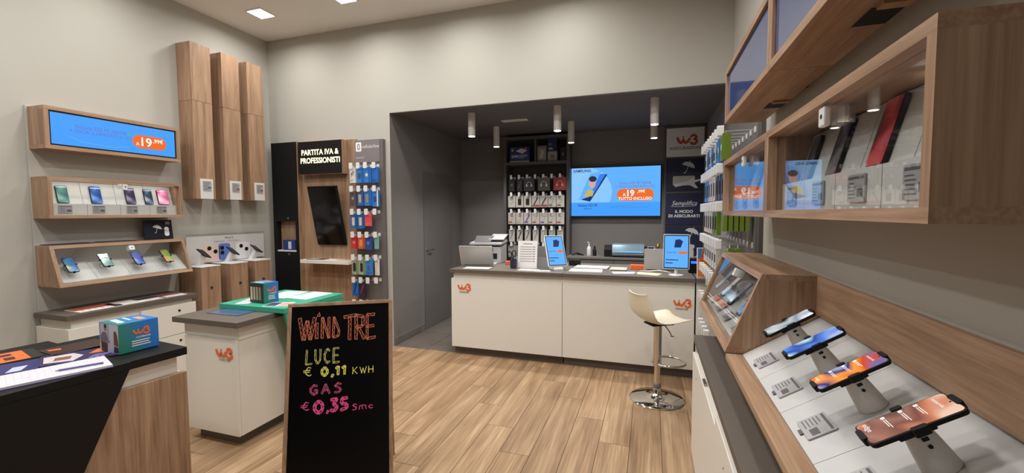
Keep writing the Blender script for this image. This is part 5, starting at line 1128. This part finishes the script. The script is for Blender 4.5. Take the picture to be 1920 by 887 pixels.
sloped_case(FRW(XPR, 3.11, .982), 1.06, .352, .217, .355, 'sloped glass wooden case with phones on the right wall above the low cabinet', [
    (.16, .19, .22, .076, .155, 'silver blue phone first in the right sloped case', [(60, 90, 120), (130, 160, 190), (210, 215, 220)], .35), (.40, .19, .22, .076, .155, 'pale sparkling phone second in the right sloped case', [(180, 176, 170), (220, 216, 210), (240, 238, 232)], .35),
    (.64, .19, .22, .076, .155, 'dark phone third in the right sloped case', [(30, 34, 44), (80, 90, 110), (150, 150, 160)], .3), (.89, .19, .22, .076, .155, 'blue phone last in the right sloped case', [(30, 70, 150), (70, 130, 210), (140, 180, 220)], .35)], 'right')
for i, a in enumerate((.16, .40, .64, .89)):
    sl = math.atan2(.137, .22); up = Vector((math.cos(sl), 0, math.sin(sl)))
    o = Vector((XPR-.275, 3.11-a, .982+.026+.038)); price_tag(F(o+Vector((-.002, 0, .004)), (0, -1, 0), up), .085, .06, 'grey price tag under the %s phone in the right sloped case' % ORD[i])
# phone tray
TY0, TY1 = .93, 2.048
sx, sz = .839, .544
A, B = Vector((.385, 0, .980)), Vector((.668, 0, 1.1635))
T = Thing('display_tray', 'sloped white phone tray with wooden rim in the right foreground', 'tray', (.5, 1.5, .93))
def yslab(prof, y0, y1):
    n = len(prof); return MB().add([(x, y0, z) for x, z in prof]+[(x, y1, z) for x, z in prof], [tuple(range(n)), tuple(range(2*n-1, n-1, -1))]+[(i, n+i, n+(i+1) % n, (i+1) % n) for i in range(n)])
T.part('front_rim', yslab([(.318, .952), (.318, .978), (.384, .980), (.384, .952)], TY0, TY1), WY, bevel=.0015)
T.part('base_board', yslab([(.385, .938), (.385, .958), (.668, .958), (.668, .938)], TY0, TY1), WY)
ym = [2.047, 1.752, 1.474, 1.192, TY0]
for i in range(4): T.part('surface_panel', yslab([(.3855, .9595), (.3855, .980), (.668, 1.1635), (.668, .9595)], ym[i+1]+.0008, ym[i]-.0008), pmat('tray_white', (196, 196, 195), .45))
T.part('back_board', MB().box(.652, .6695, TY0, TY1, 1.176, 1.334), WY, bevel=.001)
PH = [(1.845, 'pale grey blue phone on a stand, farthest on the right foreground tray', [(50, 56, 62), (176, 186, 190), (120, 140, 160), (214, 222, 236)], None),
      (1.588, 'bright blue phone on a stand, second farthest on the right foreground tray', [(170, 210, 220), (40, 70, 150), (70, 120, 210), (150, 170, 220)], None),
      (1.325, 'orange and navy phone on a stand, second nearest on the right foreground tray', [(150, 150, 190), (30, 40, 100), (240, 150, 60), (190, 70, 40), (110, 100, 150)], [('motorola', .010, -.028, .06), ('edge', .012, -.03, -.075)]),
      (1.048, 'brown and peach phone on a stand, nearest on the right foreground tray', [(96, 66, 58), (140, 96, 84), (112, 70, 60), (190, 120, 90), (216, 186, 166)], [('motorola', .010, -.028, .06), ('edge', .016, -.03, -.075)])]
u = Vector((sx, 0, sz)); nrm = Vector((-sz, 0, sx))
for (y, lab, cols, tx) in PH:
    o = Vector((.498, y, 0)); o.z = .980+(.498+.1*sz*0-.385)*(.1835/.283); base = Vector((.556, y, .980+(.556-.385)*.6484))
    o = base + nrm*.098
    f = F(o, (0, -1, 0), u)
    P = phone(f, .08, .178, lab, cols, .009, .5, 'phones on the right foreground tray', clips=[(0, .089, .036, .012), (0, -.089, .036, .012), (.042, -.0, .012, .03), (-.042, .0, .012, .022)], text=tx, grad=True)
    k = MB(); nseg = 28
    def ring(c, ra, rb): return [c+ra*math.cos(2*math.pi*i/nseg)*Vector((0, 1, 0))+rb*math.sin(2*math.pi*i/nseg)*u for i in range(nseg)]
    rs = [ring(base+nrm*.001, .030, .036), ring(base+nrm*.05, .027, .03), ring(base+nrm*.088, .027, .024)]
    k.add(sum(rs, []), [(j*nseg+i, j*nseg+(i+1) % nseg, (j+1)*nseg+(i+1) % nseg, (j+1)*nseg+i) for j in range(2) for i in range(nseg)]+[tuple(range(nseg-1, -1, -1)), tuple(range(2*nseg, 3*nseg))])
    st = P.part('stand_post', k, GREYS, smooth=True)
    P.part('stand_head', MB().fbox(F(base+nrm*.086, f.r, f.u), -.03, .03, -.04, .03, 0, .010), BLACKM, bevel=.003)
    P.part('stand_button', MB().cyl(base+nrm*.06+Vector((0, -.0275, 0)), (0, -1, 0), .004, .002, 12), BLACKM, st)
    P.part('stand_port', MB().fbox(F(base+nrm*.076+Vector((0, -.0265, 0)), u, nrm), -.006, .006, -.003, .003, -.002, .003), BLACKM, st)
for i, (y, lab) in enumerate([(1.88, 'grey price tag lying on the tray before the farthest phone'), (1.605, 'grey price tag lying on the tray before the bright blue phone'), (1.335, 'grey price tag lying on the tray before the orange phone'), (1.065, 'grey price tag lying on the tray before the nearest phone')]):
    o = Vector((.437, y, .980+(.437-.385)*.6484))+nrm*.0008
    t = price_tag(F(o, (0, -1, 0), u), .098, .078, lab)
    t.part('clip_tab', MB().fbox(F(o, (0, -1, 0), u), -.012, .012, -.049, -.0395, 0, .003), TAGK)
# low cabinet under them
T = Thing('low_cabinet', 'low white cabinet with grey worktop along the right wall', 'cabinet', (.47, 1.7, 0))
T.part('worktop', MB().box(.27, .668, .5, 2.945, .77, .81), TOPG, bevel=.002); T.part('neck', MB().box(.302, .668, .52, 2.93, .69, .769), WHITE)
T.part('carcass', MB().box(.292, .668, .52, 2.95, .06, .69), WHITE); T.part('plinth', MB().box(.32, .668, .55, 2.92, 0, .06), PLINTH)
for y0, y1, z1 in ((1.952, 2.962, .692), (.93, 1.948, .735), (.5, .926, .735)):
    d = T.part('door', MB().box(.268, .2915, y0, y1, .035, z1), WHITE, bevel=.0015); T.part('lock', MB().cyl((.268, y1-.24, z1-.09), (-1, 0, 0), .004, .003, 12), TXTG, d)
T.part('catch', MB().box(.272, .286, 2.38, 2.46, .694, .704), STEEL)
